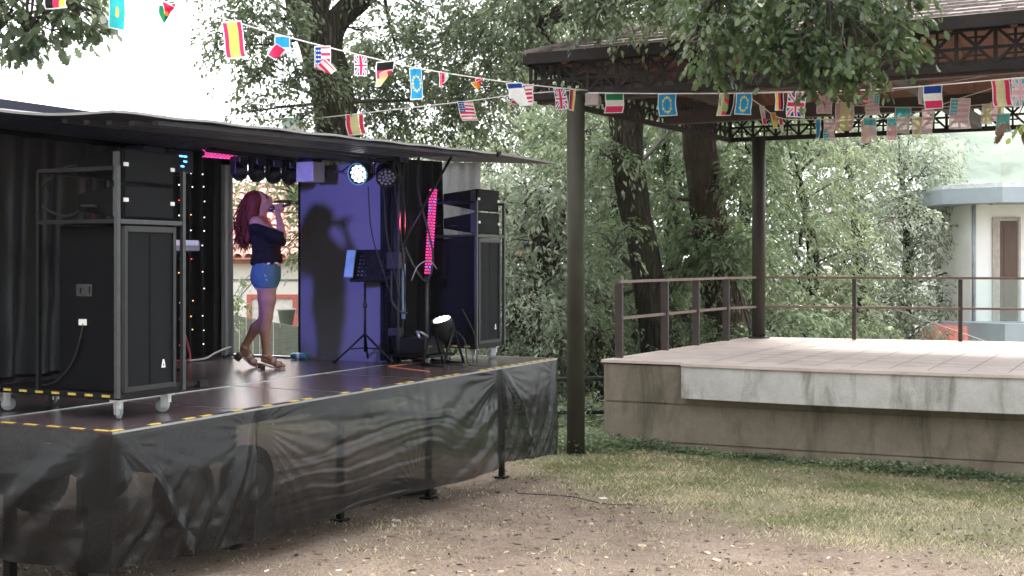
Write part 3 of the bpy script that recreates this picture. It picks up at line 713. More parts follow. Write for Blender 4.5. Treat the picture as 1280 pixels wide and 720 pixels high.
# twin boxes high on the back wall above the near stack
for k, (u, v, lb) in enumerate(((3.55, 3.1, 'dark blue box hanging under the roof above the near speaker stack, left one'), (3.95, 3.1, 'dark blue box with small cyan lights under the roof beside the star curtain'))):
    t = thing('control_box', lb, 'control box', S(u, v, 3.18), SA, 'blue boxes under the roof')
    MB().mm((-.15, -.12, 0), (.15, .12, .22)).build('case', mat('case_navy', (.05, .06, .11), .45), t, .006)
    e = MB(); 
    for i, (x, z) in enumerate(((-.03, .15), (.03, .15), (.03, .10), (-.01, .05))[:4 if k else 1]): e.mm((x-.025, -.124, z), (x+.025, -.121, z+.018))
    e.build('display', emat('display_cyan', (.12, .5, .8), 1.2), t)
    MB().mm((-.02, -.02, .22), (.02, .02, .29)).build('hanger', blk, t)
# mast wrapped in cloth with cables
t = thing('lighting_mast', 'dark vertical mast bundled with cables at the right edge of the purple panel', 'mast', S(4.97, 1.13), SA)
MB().tube([(0, 0, 0.02), (0, 0, 2.15)], .045, 14).build('pole', blk, t); MB().mm((-.1, -.1, 0.001), (.1, .1, .02)).build('base', blk, t)
MB().mm((-.07, -.07, .95), (.07, .07, 1.12)).build('clamp', rub, t, .01); MB().mm((-.06, -.06, .28), (.06, .06, .36)).build('clamp', rub, t, .01)
for k in range(5):
    pts = [(.06*math.cos(k*1.3+z*2)-.02, -.055+.03*math.sin(k*2.1+z*3), z) for z in np.linspace(.1, 2.1, 14)]
    MB().tube(pts, .009, 6).build('wire', rub, t)
MB().tube([(.045, -.06, .45), (.045, -.06, 1.0)], .02, 10).build('light_tube', mat('tube_pale_blue', (.3, .42, .55), .3), t)
for k, (a, b, sg) in enumerate((((4.5, 1.15, 3.02), (4.86, 1.1, 1.9), .05), ((4.62, 1.05, 3.0), (4.88, 1.02, 1.92), .03))):
    p0, p1 = S(*a), S(*b); cable('lamp_cable', ('thin black cable dangling from the bright par lamp to the music stand', 'thin black cable dangling from the unlit par lamp')[k], [p0, p0.lerp(p1, .35)+Vector((-sg, 0, -.05)), p0.lerp(p1, .7)+Vector((-sg*.5, 0, -.03)), p1], .007)
for k, (dz, lb) in enumerate(((0, 'slack black cable strung along the top of the purple panel'), (.12, 'second slack cable under the awning, above the purple panel'))):
    cable('lamp_cable', lb, [S(4.9, 2.0, 3.3+dz*.4), S(4.92, 1.8, 3.20+dz), S(4.9, 1.55, 3.30+dz*.5), S(4.88, 1.3, 3.22+dz), S(4.95, 1.13, 3.38)], .008)
cable('mast_cable', 'bunch of pale wire ends beside the mast near the drape', [S(5.05, 1.0, 2.1), S(5.1, .95, 2.25), S(5.2, .88, 2.3), S(5.28, .84, 2.22)], .005, mat('pale_wire', (.2, .19, .17), .5))
cable('mast_cable', 'black cable crossing the masking drape from the mast', [S(5.0, 1.05, 2.45), S(5.12, .98, 2.2), S(5.25, .93, 2.1), S(5.3, .9, 2.4), S(5.15, .98, 3.0), S(5.2, 1.0, 3.35)], .011)
# floor par on scissor yoke
fp = S(5.03, .62, ZD)
t = thing('floor_light', 'white lit par lamp tilted up on the deck before the right subwoofer', 'stage light', fp, SA)
dA = Vector((-.35, .1, .93)).normalized(); c0 = Vector((0, 0, .40))
MB().lathe([(.0, -.17), (.07, -.165), (.09, -.12), (.1, -.05), (.103, .05), (.098, .06), (.095, .04)], c0, dA, 26).build('housing', dark, t)
_, s_, u_ = frame_of(dA); l = MB()
for r, n in ((0, 1), (.036, 6), (.072, 11)):
    for k in range(n):
        a = 2*math.pi*k/n; l.lathe([(.0155, .05), (.0145, .064), (0, .068)], c0+s_*(math.cos(a)*r)+u_*(math.sin(a)*r), dA, 10)
l.build('led_cluster', par_on, t)
for y in (-.12, .12):
    q = MB(); q.tube([(-.03, y, .44), (.0, y, .36), (.2, y, .02)], .012, 8); q.tube([(.0, y, .38), (-.2, y, .02)], .012, 8); q.build('scissor_leg', blk, t)
MB().tube([(-.2, -.12, .015), (-.2, .12, .015)], .012, 8).build('foot_bar', blk, t); MB().tube([(.2, -.12, .015), (.2, .12, .015)], .012, 8).build('foot_bar', blk, t)
spot('floor_beam', fp+c0+dA*.09, fp+c0+dA*3+Vector((0, 0, .5)), (.9, .75, 1), 12, 60, .8, .05)
cable('lamp_cable', 'black cable looping on deck around the floor par lamp', [S(5.05, .5, ZD+.35), S(5.0, .36, ZD+.25), S(4.98, .32, ZD+.05), S(5.1, .3, ZD+.01), S(5.25, .36, ZD+.06), S(5.3, .42, ZD+.3), S(5.2, .5, ZD+.55)], .007)
# amplifier case on a small board with casters
t = thing('amplifier_case', 'low black amplifier case with pale markings at the foot of drape', 'amplifier', S(4.98, .84), SA)
MB().mm((-.02, -.05, .1), (.36, .30, .26)).build('case', dark, t, .006)
f = MB(); f.mm((.03, -.056, .17), (.12, -.051, .185)); f.mm((.2, -.056, .16), (.25, -.051, .19)); f.build('panel_marking', mat('faint_grey', (.2, .2, .21), .5), t)
MB().mm((-.08, -.14, .075), (.42, .36, .098)).build('board', blkpaint, t)
MB().tube([(.05, .05, .262), (.08, .1, .32), (.16, .1, .31), (.2, .04, .263)], .014, 6).build('handle', zinc, t)
for x, y in ((-.03, -.09), (.36, -.09), (-.03, .3), (.36, .3)):
    wb = MB().mm((x-.02, y-.02, .03), (x+.02, y+.02, .074)).build('caster', zinc, t); MB().lathe([(0, -.012), (.034, -.012), (.036, 0), (.034, .012), (0, .012)], (x, y, .036), (1, .4, 0), 16).build('caster_wheel', rub, wb)
# music stand with tablet edge
t = thing('music_stand', 'black folding music stand with perforated desk before the purple panel', 'music stand', S(4.82, 1.40), SA)
q = MB(); 
for k in range(3):
    a = k*2.094+.5; q.tube([(0, 0, .30), (.34*math.cos(a), .34*math.sin(a), .02)], .011, 8); q.tube([(0, 0, .16), (.17*math.cos(a), .17*math.sin(a), .155)], .007, 6)
q.build('tripod', blk, t)
MB().tube([(0, 0, .12), (0, 0, .80)], .013, 10).tube([(0, 0, .75), (0, 0, 1.0)], .009, 10).build('post', blk, t)
MB().lathe([(.02, 0), (.024, .02), (.02, .05)], (0, 0, .56)).build('collar', rub, t)
# desk: plate facing the singer (towards -u), tilted back, holes punched through it
Mt = Matrix.Rotation(math.radians(14), 3, 'Z') @ Matrix.Rotation(math.radians(26), 3, 'Y')
de = MB(); nW, nH = 24, 17
hole = lambda i, j: (i in (3, 5, 7, 16, 18, 20) and j in (3, 5, 7, 9, 11, 13))
vs = []; 
for j in range(nH+1):
    for i in range(nW+1): vs.append(Vector((.16, -.02, .98))+Mt @ Vector((0, (i/nW-.5)*.48, (j/nH-.5)*.36)))
de.add(vs, [(j*(nW+1)+i, j*(nW+1)+i+1, (j+1)*(nW+1)+i+1, (j+1)*(nW+1)+i) for j in range(nH) for i in range(nW) if not hole(i, j)], False)
deo = de.build('desk', blk, t); so_ = deo.modifiers.new('thickness', 'SOLIDIFY'); so_.thickness = .004
MB().box(Vector((.16, -.02, .98))+Mt @ Vector((-.03, 0, -.18)), (.06, .48, .006), Mt).build('lip', blk, t)
t = thing('tablet', 'pale blue tablet seen edge-on leaning on the music stand', 'tablet', S(4.88, 1.48, ZD+.98), SA)
Mt2 = Matrix.Rotation(math.radians(20), 3, 'Z') @ Matrix.Rotation(math.radians(26), 3, 'Y')
MB().box((-.06, .1, .02), (.03, .09, .30), Mt2).build('body', mat('tablet_blue', (.25, .42, .52), .35), t, .006)
cable('lamp_cable', 'coiled black power adapter hanging below the music stand desk', [S(4.84, 1.1, 2.2), S(4.8, 1.08, 1.95), S(4.84, 1.1, 1.9), S(4.9, 1.05, 1.8), S(4.98, 1.0, 1.78)], .012)
# keyboard on stand
t = thing('keyboard', 'grey electronic keyboard on a black stand before the star curtain', 'keyboard', S(2.72, 2.25, ZD+.02), SA)
MB().mm((-.5, -.02, 1.10), (.62, .34, 1.19)).build('body', mat('keyboard_grey', (.28, .28, .33), .4), t, .01)
k_ = MB()
for i in range(36): k_.mm((-.44+i*.0285, -.035, 1.15), (-.44+i*.0285+.026, .10, 1.197))
k_.build('white_keys', white, t)
k_ = MB()
for i in range(36):
    if i % 7 not in (2, 6): k_.mm((-.421+i*.0285, .015, 1.197), (-.421+i*.0285+.014, .10, 1.206))
k_.build('black_keys', dark, t)
q = MB()
for y in (.02, .28): q.bar((-.35, y, .03), (.35, y, 1.1), .03); q.bar((.35, y, .03), (-.35, y, 1.1), .03)
for x in (-.35, .35): q.bar((x, -.08, .025), (x, .42, .025), .03)
q.build('x_stand', blk, t)
MB().mm((.2, .18, 1.192), (.36, .30, 1.206)).build('control_panel', dark, t)
t = thing('pedal_stand', 'black boom foot lying on the deck right of the near stack', 'stand', S(2.25, 1.32), SA)
MB().bar((-.5, .25, .03), (.05, .0, .035), .04, .03).build('foot_bar', rub, t); MB().box((.06, 0, .03), (.10, .07, .05)).build('rubber_foot', rub, t)
cable('floor_cable', 'pale cables lying across the deck from the star curtain to the doorway', [S(4.1, 3.15, ZD+.012), S(4.4, 3.1, ZD+.02), S(4.7, 3.2, ZD+.06), S(5.0, 3.25, ZD+.1), S(5.05, 3.3, ZD+.03)], .01, mat('pale_cable', (.5, .5, .5), .5))
cable('floor_cable', 'red cable plug on the deck below the star curtain', [S(4.05, 3.2, ZD+.02), S(4.15, 3.1, ZD+.02), S(4.2, 3.12, ZD+.1), S(4.15, 3.2, ZD+.45)], .012, mat('red_cable', (.45, .06, .05), .5))
t = thing('tool_roll', 'teal plastic roll lying at the bottom left of the purple panel', 'roll', S(4.98, 2.33, ZD+.035), SA)
MB().lathe([(.0, -.09), (.03, -.09), (.034, -.07), (.034, .07), (.03, .09), (0, .09)], (0, 0, 0), (0, 1, 0), 14).build('roll', mat('teal_plastic', (.03, .22, .30), .35), t); MB().lathe([(.0345, -.02), (.0355, 0), (.0345, .02)], (0, 0, 0), (0, 1, 0), 14).build('band', white, t)
# coil of cable lying under the stage
t = thing('cable_coil', 'dark coil of cable lying in the grass under the stage edge', 'cable coil', (S(4.55, .75, 0).x, S(4.55, .75, 0).y, gz(4.55, .75)), 0)
pts = [(.26*math.cos(a)*(1+.1*math.sin(a*3.3)), .15*math.sin(a)*(1+.12*math.cos(a*2.1)), .03+.012*a/3) for a in np.linspace(0, 6.28*5, 120)]
MB().tube(pts, .016, 6).build('coil', rub, t)
# ------------------------------------------------------------------ bandstand
def concrete(name, c1, c2, stain, amount):
    m = bpy.data.materials.new(name); m.use_nodes = True; nt = m.node_tree; b = nt.nodes['Principled BSDF']
    tc = nn(nt, 'ShaderNodeTexCoord'); n = noise(nt, 3.5, 8, .7, tc.outputs['Object']); r = ramp(nt, n.outputs['Fac'], [(.3, c1), (.7, c2)])
    mp = nn(nt, 'ShaderNodeMapping'); mp.inputs['Scale'].default_value = (2.6, 2.6, .55); nt.links.new(tc.outputs['Object'], mp.inputs[0])
    n2 = noise(nt, 1.25, 6, .68, mp.outputs[0], .5); r2 = ramp(nt, n2.outputs['Fac'], [(.56-amount*.2, (0, 0, 0)), (.72-amount*.15, (1, 1, 1))])
    ml = nn(nt, 'ShaderNodeMath', operation='MULTIPLY'); ml.inputs[1].default_value = .72; nt.links.new(r2.outputs[0], ml.inputs[0])
    mx = nn(nt, 'ShaderNodeMix', data_type='RGBA'); nt.links.new(ml.outputs[0], mx.inputs[0]); nt.links.new(r.outputs[0], mx.inputs[6]); mx.inputs[7].default_value = (*stain, 1)
    n3 = noise(nt, 120, 4, .7, tc.outputs['Object']); r3 = ramp(nt, n3.outputs['Fac'], [(.3, (.72, .72, .72)), (.7, (1.2, 1.2, 1.2))])
    m2 = nn(nt, 'ShaderNodeMix', data_type='RGBA', blend_type='MULTIPLY'); m2.inputs[0].default_value = .8
    nt.links.new(mx.outputs[2], m2.inputs[6]); nt.links.new(r3.outputs[0], m2.inputs[7]); nt.links.new(m2.outputs[2], b.inputs['Base Color'])
    b.inputs['Roughness'].default_value = .9; b.inputs['Specular IOR Level'].default_value = .2
    bp = nn(nt, 'ShaderNodeBump'); bp.inputs['Strength'].default_value = .35; bp.inputs['Distance'].default_value = .01; nt.links.new(n3.outputs['Fac'], bp.inputs['Height']); nt.links.new(bp.outputs[0], b.inputs['Normal'])
    return m
ZB = 1.04
wallc = concrete('plinth_concrete', (.178, .148, .115), (.265, .225, .18), (.085, .08, .055), .35)
slabc = concrete('slab_concrete', (.43, .42, .405), (.60, .59, .575), (.13, .125, .085), .3)
floorc = mat('floor_tiles', (.56, .47, .43), .75, 0, .16, 2.2, .15, 40)
steel = mat('brown_green_paint', (.036, .026, .022), .55, 0, .3, 1.6, .15, 50, col2=(.050, .056, .036), spec=.2)
railp = mat('rail_maroon', (.19, .125, .11), .45, .1, .25, 8)
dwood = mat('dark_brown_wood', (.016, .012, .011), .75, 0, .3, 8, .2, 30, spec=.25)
owood = mat('ceiling_wood', (.15, .058, .032), .6, 0, .3, 4, .2, 12, stretch=(1, 9, 1))
slate = mat('roof_slate', (.12, .10, .095), .8, 0, .4, 11, .4, 30, col2=(.27, .22, .20), spec=.2)
bd = thing('bandstand', 'open bandstand on a grey concrete plinth with dark lattice frieze, slate roof and railings', 'bandstand', B0, BA)
def wn(wc): return float(np.interp(wc, [0, .95, 2.5, 4.8, 9], [0, .06, .16, .42, .95]))
def fn(wc): return float(np.interp(wc, [1.05, 1.6, 2.4, 3.2, 4.0, 4.8, 9.2], [-.09, -.1, -.085, -.03, .05, .15, .7]))
def course(z0, z1, inset):
    ws_ = np.linspace(0, 9, 25); poly = [(wc+(inset if wc == 0 else 0), wn(wc)+inset) for wc in ws_]+[(9, 5.3), (.25+inset, 5.2)]
    return poly, z0, z1
p = MB()
for z0, z1, i in ((-1.8, .075, 0), (.075, .095, .02), (.095, .545, 0), (.545, .565, .02), (.565, ZB-.022, 0)): p.prism(*course(z0, z1, i))
p.build('plinth', wallc, bd)
ws_ = np.linspace(1.05, 9.1, 40)
sl_ = MB().prism([(wc, fn(wc)) for wc in ws_]+[(9.1, wn(9)+.2)]+[(wc, wn(wc)+.15) for wc in ws_[::-1]], ZB-.39, ZB-.004)
sl_.build('slab_fascia', slabc, bd)
f = MB().prism([(-.03, -.03), (1.03, .035)]+[(wc, fn(wc)-.025) for wc in ws_]+[(9.1, 6.9), (4, 6.0), (.22, 5.35)], ZB-.0035, ZB+.03)
fo = f.build('floor', floorc, bd)
g_ = MB()
for k in np.arange(1.3, 9, .42): g_.add([(k, fn(k)+.3, ZB+.0325), (k+.012, fn(k)+.3, ZB+.0325), (k+.012, 5.25, ZB+.0325), (k, 5.25, ZB+.0325)], [(0, 1, 2, 3)], False)
for k in np.arange(.9, 5.2, .42): g_.add([(1.2, k, ZB+.0325), (9, k, ZB+.0325), (9, k+.012, ZB+.0325), (1.2, k+.012, ZB+.0325)], [(0, 1, 2, 3)], False)
g_.build('floor_joint', mat('joint_grey', (.20, .165, .15), .9), fo)
ZF = ZB+.03
def rail(pts, ends):
    """one run of railing along pts (posts), in the bandstand frame"""
    r = bpy.data.objects.new('railing', None); 
    pp = [Vector((a, b, 0)) for a, b in pts]
    m_ = MB()
    for k in range(len(pp)-1):
        for z in (.965, .50): m_.bar(pp[k]+Vector((0, 0, ZF+z)), pp[k+1]+Vector((0, 0, ZF+z)), .045, .035)
    ro = m_.build('railing', railp, bd)
    for i, q in enumerate(pp):
        if ends[0] <= i < len(pp)-ends[1]: MB().mm((q.x-(.05 if ends[1] else .03), q.y-.025, ZF), (q.x+(.05 if ends[1] else .03), q.y+.025, ZF+.945)).build('rail_post', mat('post_brown', (.045, .032, .029), .5, .1, .25), ro, .003)
    return ro
big = rail([(.0+.06, .34), (.10, 1.85), (.14, 3.0), (.2, 4.2), (.43, 4.95)], (0, 1))
rail([(.5, 5.1), (1.87, 5.45), (3.4, 5.78), (4.9, 6.05), (6.4, 6.3)], (1, 0))
COLS = [(0, -.83), (.45, 5.08), (7.5, -.83), (7.5, 5.4)]
for i, (x, y) in enumerate(COLS):
    z0 = float(height((bs(x, y)).x, bs(x, y).y))-.05 if y < 0 else ZF
    cob = MB().tube([(x, y, z0), (x, y, 2.5), (x, y, 4.27)], .106, 28).build('column', steel, bd)
    if y > 0: MB().lathe([(.17, ZF), (.17, ZF+.02), (.106, ZF+.03)], (x, y, 0)).build('base_plate', steel, cob)
ZL0, ZL1 = 4.25, 4.68
fr = MB()
def lattice(a, b, z0, z1, th=.04):
    a = Vector((*a, 0)); b = Vector((*b, 0)); L = (b-a).length; d = (b-a)/L; h = z1-z0-.06; n = max(1, round(L/(h))); c = L/n
    up = Vector((0, 0, 1)); nd = up.cross(d)
    fr.bar(a+up*(z0+.02), b+up*(z0+.02), .05, .07, up); fr.bar(a+up*(z1+.01), b+up*(z1+.01), .07, .10, up); 
    fr.bar(a+up*((z0+z1)/2)+nd*.004, b+up*((z0+z1)/2)+nd*.004, .022, th*.8, up)
    def st(x0, q0, x1, q1, w=th, o=0): fr.bar(a+d*x0+up*(z0+.05+q0*h)+nd*o, a+d*x1+up*(z0+.05+q1*h)+nd*o, .02, w, nd.cross(d) if abs(x1-x0) > .01 else d)
    for k in range(n):
        x = k*c
        st(x, 0, x, 1, th, .0); st(x+c/2, 0, x+c/2, 1, th*.7, .002)
        st(x, 0, x+c, 1, th*.8, .006); st(x, 1, x+c, 0, th*.8, -.006)
        st(x+c*.25, .25, x+c*.75, .25, th*.5, .011); st(x+c*.25, .75, x+c*.75, .75, th*.5, .011)
lattice((-.6, -.83), (9.2, -.83), ZL0, ZL1)
lattice((-.55, -.8), (-.1, 5.5), ZL0, ZL1); lattice((-.1, 5.35), (9.2, 5.6), ZL0, ZL1)
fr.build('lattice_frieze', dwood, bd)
q = MB()
q.bar((-.55, -.70, ZL0+.03), (9.2, -.70, ZL0+.03), .12, .16); q.bar((.12, -.6, ZL1-.02), (.45, 5.2, ZL1-.02), .10, .12)
q.bar((.0, 2.2, ZL0+.05), (9.2, 2.3, ZL0+.05), .14, .18); q.bar((3.6, -.8, ZL0+.1), (3.7, 5.3, ZL0+.1), .14, .18); q.bar((7.5, -.8, ZL0+.1), (7.5, 5.3, ZL0+.1), .14, .18)
q.build('beam', mat('beam_brown', (.055, .035, .028), .6, 0, .3, 6, .15, 20, stretch=(1, 1, 1)), bd)
q = MB()
for (x, y, dx, dy) in ((7.5, -.83, 1, 0), (7.5, 5.4, 1, 0)): MB().bar((x, y, 3.85), (x+dx*.5, y+dy*.5, ZL0), .06, .06).build('corner_brace', dwood, bd)
# hipped roof in stepped courses
R0, R1, T0, T1_, ZE = -.60, 10., -1.02, 5.9, 4.74
mid = (T0+T1_)/2; hw = (T1_-T0)/2; pt = .36
def rp(x, y): return Vector((x, y, ZE+pt*min(x-R0, R1-x, y-T0, T1_-y)))
rf = MB(); nC = 16
for side in range(4):
    for k in range(nC):
        a, b = k/nC*hw, (k+1)/nC*hw
        if side == 0: c = [(R0+a, T0+a), (R1-a, T0+a), (R1-b, T0+b), (R0+b, T0+b)]
        elif side == 1: c = [(R0+a, T1_-a), (R0+a, T0+a), (R0+b, T0+b), (R0+b, T1_-b)]
        elif side == 2: c = [(R1-a, T1_-a), (R0+a, T1_-a), (R0+b, T1_-b), (R1-b, T1_-b)]
        else: c = [(R1-a, T0+a), (R1-a, T1_-a), (R1-b, T1_-b), (R1-b, T0+b)]
        z0, z1 = ZE+pt*a+.03, ZE+pt*b+.005
        n_ = 60 if side in (0, 2) else 36
        lo = [Vector((*c[0], 0)).lerp(Vector((*c[1], 0)), i/n_) for i in range(n_+1)]; hi = [Vector((*c[3], 0)).lerp(Vector((*c[2], 0)), i/n_) for i in range(n_+1)]
        for i in range(n_):
            j = random.uniform(-.006, .010)
            v0, v1, v2, v3 = lo[i]+Vector((0, 0, z0+j)), lo[i+1]+Vector((0, 0, z0+j)), hi[i+1]+Vector((0, 0, z1)), hi[i]+Vector((0, 0, z1))
            dn = Vector((0, 0, -.035))
            rf.add([v0, v1, v2, v3, v0+dn, v1+dn], [(0, 1, 2, 3), (4, 5, 1, 0)], False)
ro = rf.build('roof', slate, bd)
MB().tube([rp(R0, T0)+Vector((0, 0, .03)), rp(R0+hw, mid)+Vector((0, 0, .04))], .05, 6).tube([rp(R0, T1_)+Vector((0, 0, .03)), rp(R0+hw, mid)+Vector((0, 0, .04))], .05, 6).tube([rp(R0+hw, mid)+Vector((0, 0, .04)), rp(R1-hw, mid)+Vector((0, 0, .04))], .06, 6).build('ridge_tiles', slate, ro)
ce = MB()
cc = [Vector((R0+.05, T0+.05, ZE-.03)), Vector((R1-.05, T0+.05, ZE-.03)), Vector((R1-.05, T1_-.05, ZE-.03)), Vector((R0+.05, T1_-.05, ZE-.03)), rp(R0+hw, mid)-Vector((0, 0, .06)), rp(R1-hw, mid)-Vector((0, 0, .06))]
ce.add(cc, [(0, 4, 5, 1), (1, 5, 2), (2, 5, 4, 3), (3, 4, 0)], False); ce.build('ceiling', owood, bd)
q = MB()
for k in np.arange(R0+.5, R1, .62):
    x = k
    for y0, s in ((T0+.06, 1), (T1_-.06, -1)):
        e = min(hw-.1, min(x-R0, R1-x))
        if e > .15: q.bar((x, y0, ZE-.07), (x, y0+s*e, ZE-.07+pt*e), .06, .09)
for k in np.arange(T0+.5, T1_, .62):
    e = min(k-T0, T1_-k)
    if e > .15: q.bar((R0+.06, k, ZE-.07), (R0+.06+e, k, ZE-.07+pt*e), .06, .09)
q.build('rafter', mat('rafter_wood', (.16, .07, .04), .6, 0, .3, 6), bd)
q = MB()
q.bar((R0, T0, ZE-.03), (R1, T0, ZE-.03), .03, .13); q.bar((R0, T0+.02, ZE-.03), (R0, T1_, ZE-.03), .03, .13); q.bar((R0+.02, T1_, ZE-.03), (R1, T1_, ZE-.03), .03, .13)
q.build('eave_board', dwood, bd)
MB().box((.24, -.86, ZL0-.05), (.17, .09, .15)).build('lamp_box', mat('pale_brown_box', (.24, .20, .18), .5), bd, .005)

# ------------------------------------------------------------------ bank railing behind the stage
t = thing('bank_railing', 'dark green tubular railing at the top of the bank behind the bandstand corner', 'railing', (0, 17.4, 0))
q = MB()
for z in (.64, .17, -.09): q.tube([(-2.2, -.1, z), (.5, 0, z), (2.05, .15, z)], .032, 10)
q.build('rail', mat('railing_green_black', (.022, .03, .03), .5, .3), t)
for x in (-2.1, -.1, 1.95):
    MB().tube([(x, 0, float(height(x, 17.4))-.1), (x, 0, .68)], .036, 10).build('post', MATS['railing_green_black'], t)

# ------------------------------------------------------------------ pale house beyond the bandstand (right)
hw_ = mat('render_white', (.90, .90, .91), .8, 0, .05, 2, .05, 30); slabg = mat('slab_blue_grey', (.33, .39, .44), .6, 0, .08, 3)
brown = mat('door_brown', (.10, .055, .04), .5, 0, .2, 12, .1, 20, stretch=(1, 1, .3))
HD = 30.; hx = at(1213, 326, HD).x
h = thing('pale_house', 'white house with blue-grey slab roof, glass balconies and a brown door', 'house', (hx, HD, 0))
MB().mm((0, 0, -6), (9, 8, 3.7)).build('wall', hw_, h)
zr0, zr1 = 3.66, 4.02
MB().prism([(-.75, -.15), (.3, -1.2), (9.5, -1.2), (9.5, 8.5), (-.75, 8.5)], zr0, zr1).build('roof_slab', slabg, h)
MB().prism([(-.70, -.12), (.32, -1.15), (9.4, -1.15), (9.4, 8.4), (-.70, 8.4)], zr1+.002, zr1+.10).build('roof_kerb', mat('kerb_pale', (.6, .63, .64), .7), h)
gl = glassmat('balcony_glass', (.55, .62, .6), .12)
MB().prism([(-.72, -.12), (.3, -1.35), (9.5, -1.35), (9.5, .0), (-.72, 0)], .44, .84).build('balcony_slab', slabg, h)
for x0, x1, z0, z1, y in ((-.28, .85, .84, 1.9, -1.0), (.9, 2.2, .84, 1.9, -1.0), (2.25, 3.6, .84, 1.9, -1.0), (-.35, .55, zr1+.10, zr1+1.25, -.5), (.58, 1.1, zr1+.10, zr1+1.25, -1.0), (1.14, 2.5, zr1+.10, zr1+1.25, -1.0)):
    MB().mm((x0, y, z0), (x1, y+.02, z1)).build('glass_panel', gl, h)
MB().tube([(.06, -.07, .84), (.06, -.07, 3.66)], .05, 8).build('downpipe', mat('pipe_grey', (.3, .33, .36), .5), h)
dr = MB().mm((.72, -.03, .84), (1.12, .02, 3.27)).build('door', brown, h)
MB().mm((.80, -.045, 1.0), (1.04, -.031, 1.75)).mm((.80, -.045, 1.95), (1.04, -.031, 3.1)).build('door_panel', brown, dr)
MB().mm((.52, -.05, .84), (.70, .02, 3.30)).mm((1.14, -.05, .84), (1.2, .02, 3.30)).mm((.52, -.05, 3.30), (1.2, .02, 3.36)).build('door_frame', mat('frame_beige', (.42, .36, .33), .7), h)
q = MB()
for x in (.35, 1.2): q.lathe([(.05, 0), (.05, .03)], (x, -.4, 3.63), (0, 0, 1), 10)
q.build('soffit_lamp', mat('soffit_lamp_grey', (.3, .3, .3), .5), h)
t = thing('red_canopy', 'faded red awning canopy seen over the bandstand floor left of the white house', 'canopy', at(1192, 430, 29))
MB().add([(-.7, 0, 0), (.35, 0, 0), (.35, 1.4, 0), (-.7, 1.4, 0), (-.05, .1, .42), (.35, .1, .40), (.35, 1.3, .40), (-.05, 1.3, .42)], [(0, 1, 5, 4), (1, 2, 6, 5), (2, 3, 7, 6), (3, 0, 4, 7), (4, 5, 6, 7)], False).build('cover', mat('faded_red', (.52, .16, .13), .7), t)
MB().bar((-.3, .1, 0), (-.3, .1, -3.5), .05).bar((.3, .1, 0), (.3, .1, -3.5), .05).build('post', white, t)
a0, a1 = at(1112, 384, 29), at(1182, 409, 27)
tag(MB().tube([a0+(a0-a1)*3, a0, a1, a1+(a1-a0)*2], .012, 5).build('overhead_wire', mat('wire_pale', (.5, .5, .5), .5)), 'thin pale wire sloping down in front of the far trees', 'wire')

# ------------------------------------------------------------------ house behind the doorway
HB = 24.
def hb(px, py, d=HB): return at(px, py, d)
x0, x1 = hb(120, 0).x, hb(640, 0).x
h = thing('tiled_house', 'white house with pink-red tiled roof and red framed window, seen through the stage doorway', 'house', (0, HB, 0))
ze = hb(0, 330).z
MB().mm((x0, 0, -2), (x1, 6, ze)).build('wall', mat('wall_cream', (.82, .80, .76), .8, 0, .06, 3), h)
MB().mm((x0-.2, -.16, ze+.002), (x1+.2, 0.05, ze+.12)).build('eave_band', mat('eave_terracotta', (.42, .19, .14), .7, 0, .2), h)
tile = mat('roof_tile', (.46, .17, .125), .75, 0, .4, 7, .2, 40, col2=(.60, .36, .30))
rt = MB(); cw = .21; nT = int((x1-x0+.5)/cw)
for i in range(nT):
    for j in range(11):
        s0, s1 = j*.36, j*.36+.42; zz = lambda s: ze+.10+s*.42
        xc = x0-.25+(i+.5)*cw; P = []
        for s, r, l in ((s0, .10, .03), (s1, .085, .0)):
            P.append([(xc+r*math.cos(a), -.3+s, zz(s)+l+r*.75*math.sin(a)) for a in np.linspace(0, math.pi, 6)])
        rt.grid(np.array(P)[:, ::-1])
rt.mm((x0-.25, -.3, ze+.09), (x1+.25, -.1, ze+.11)); rt.add([(x0-.25, -.3, ze+.09), (x1+.25, -.3, ze+.09), (x1+.25, 3.8, ze+1.81), (x0-.25, 3.8, ze+1.81)], [(0, 1, 2, 3)], False)
rt.build('roof', tile, h)
wx0, wx1 = hb(309, 0).x, hb(372, 0).x; wz0, wz1 = hb(0, 418).z, hb(0, 368).z
wf = MB(); wf.mm((wx0, -.05, wz0), (wx0+.09, .0, wz1)); wf.mm((wx1-.09, -.05, wz0), (wx1, 0, wz1)); wf.mm((wx0+.09, -.05, wz1-.08), (wx1-.09, 0, wz1))
wo = wf.build('window_frame', mat('frame_red_brick', (.50, .14, .11), .7, 0, .3, 20), h)
MB().mm((wx0+.09, -.02, wz0), (wx1-.09, -.003, wz1-.08)).build('shutter', mat('shutter_pale', (.66, .63, .62), .6), wo)
cable('wall_cable', 'thin dark cable running across the white house wall', [(x0, HB-.03, hb(0, 346).z), (hb(330, 0).x, HB-.03, hb(0, 350).z), (x1, HB-.03, hb(0, 347).z)], .012)
t = thing('board_fence', 'grey-green board fence below the white house, seen behind the singer', 'fence', (0, 20.6, 0))
fz = lambda px: at(px, np.interp(px, [200, 285, 383, 520], [384, 393, 410, 425]), 20.6)
q = MB(); pxs = np.linspace(180, 520, 41)
for i in range(40):
    a, b = fz(pxs[i]), fz(pxs[i+1]); z0 = float(height(a.x, 20.6))-.3
    q.add([(a.x+.006, 0, z0), (b.x-.006, 0, z0), (b.x-.006, 0, b.z), (a.x+.006, 0, a.z), (a.x+.006, .025, z0), (b.x-.006, .025, z0), (b.x-.006, .025, b.z), (a.x+.006, .025, a.z)], [(0, 1, 2, 3), (5, 4, 7, 6), (3, 2, 6, 7), (0, 3, 7, 4), (1, 5, 6, 2)], False)
q.build('board', mat('fence_grey_green', (.15, .165, .135), .85, 0, .25, 5, .3, 20, stretch=(1, 1, 5)), t)
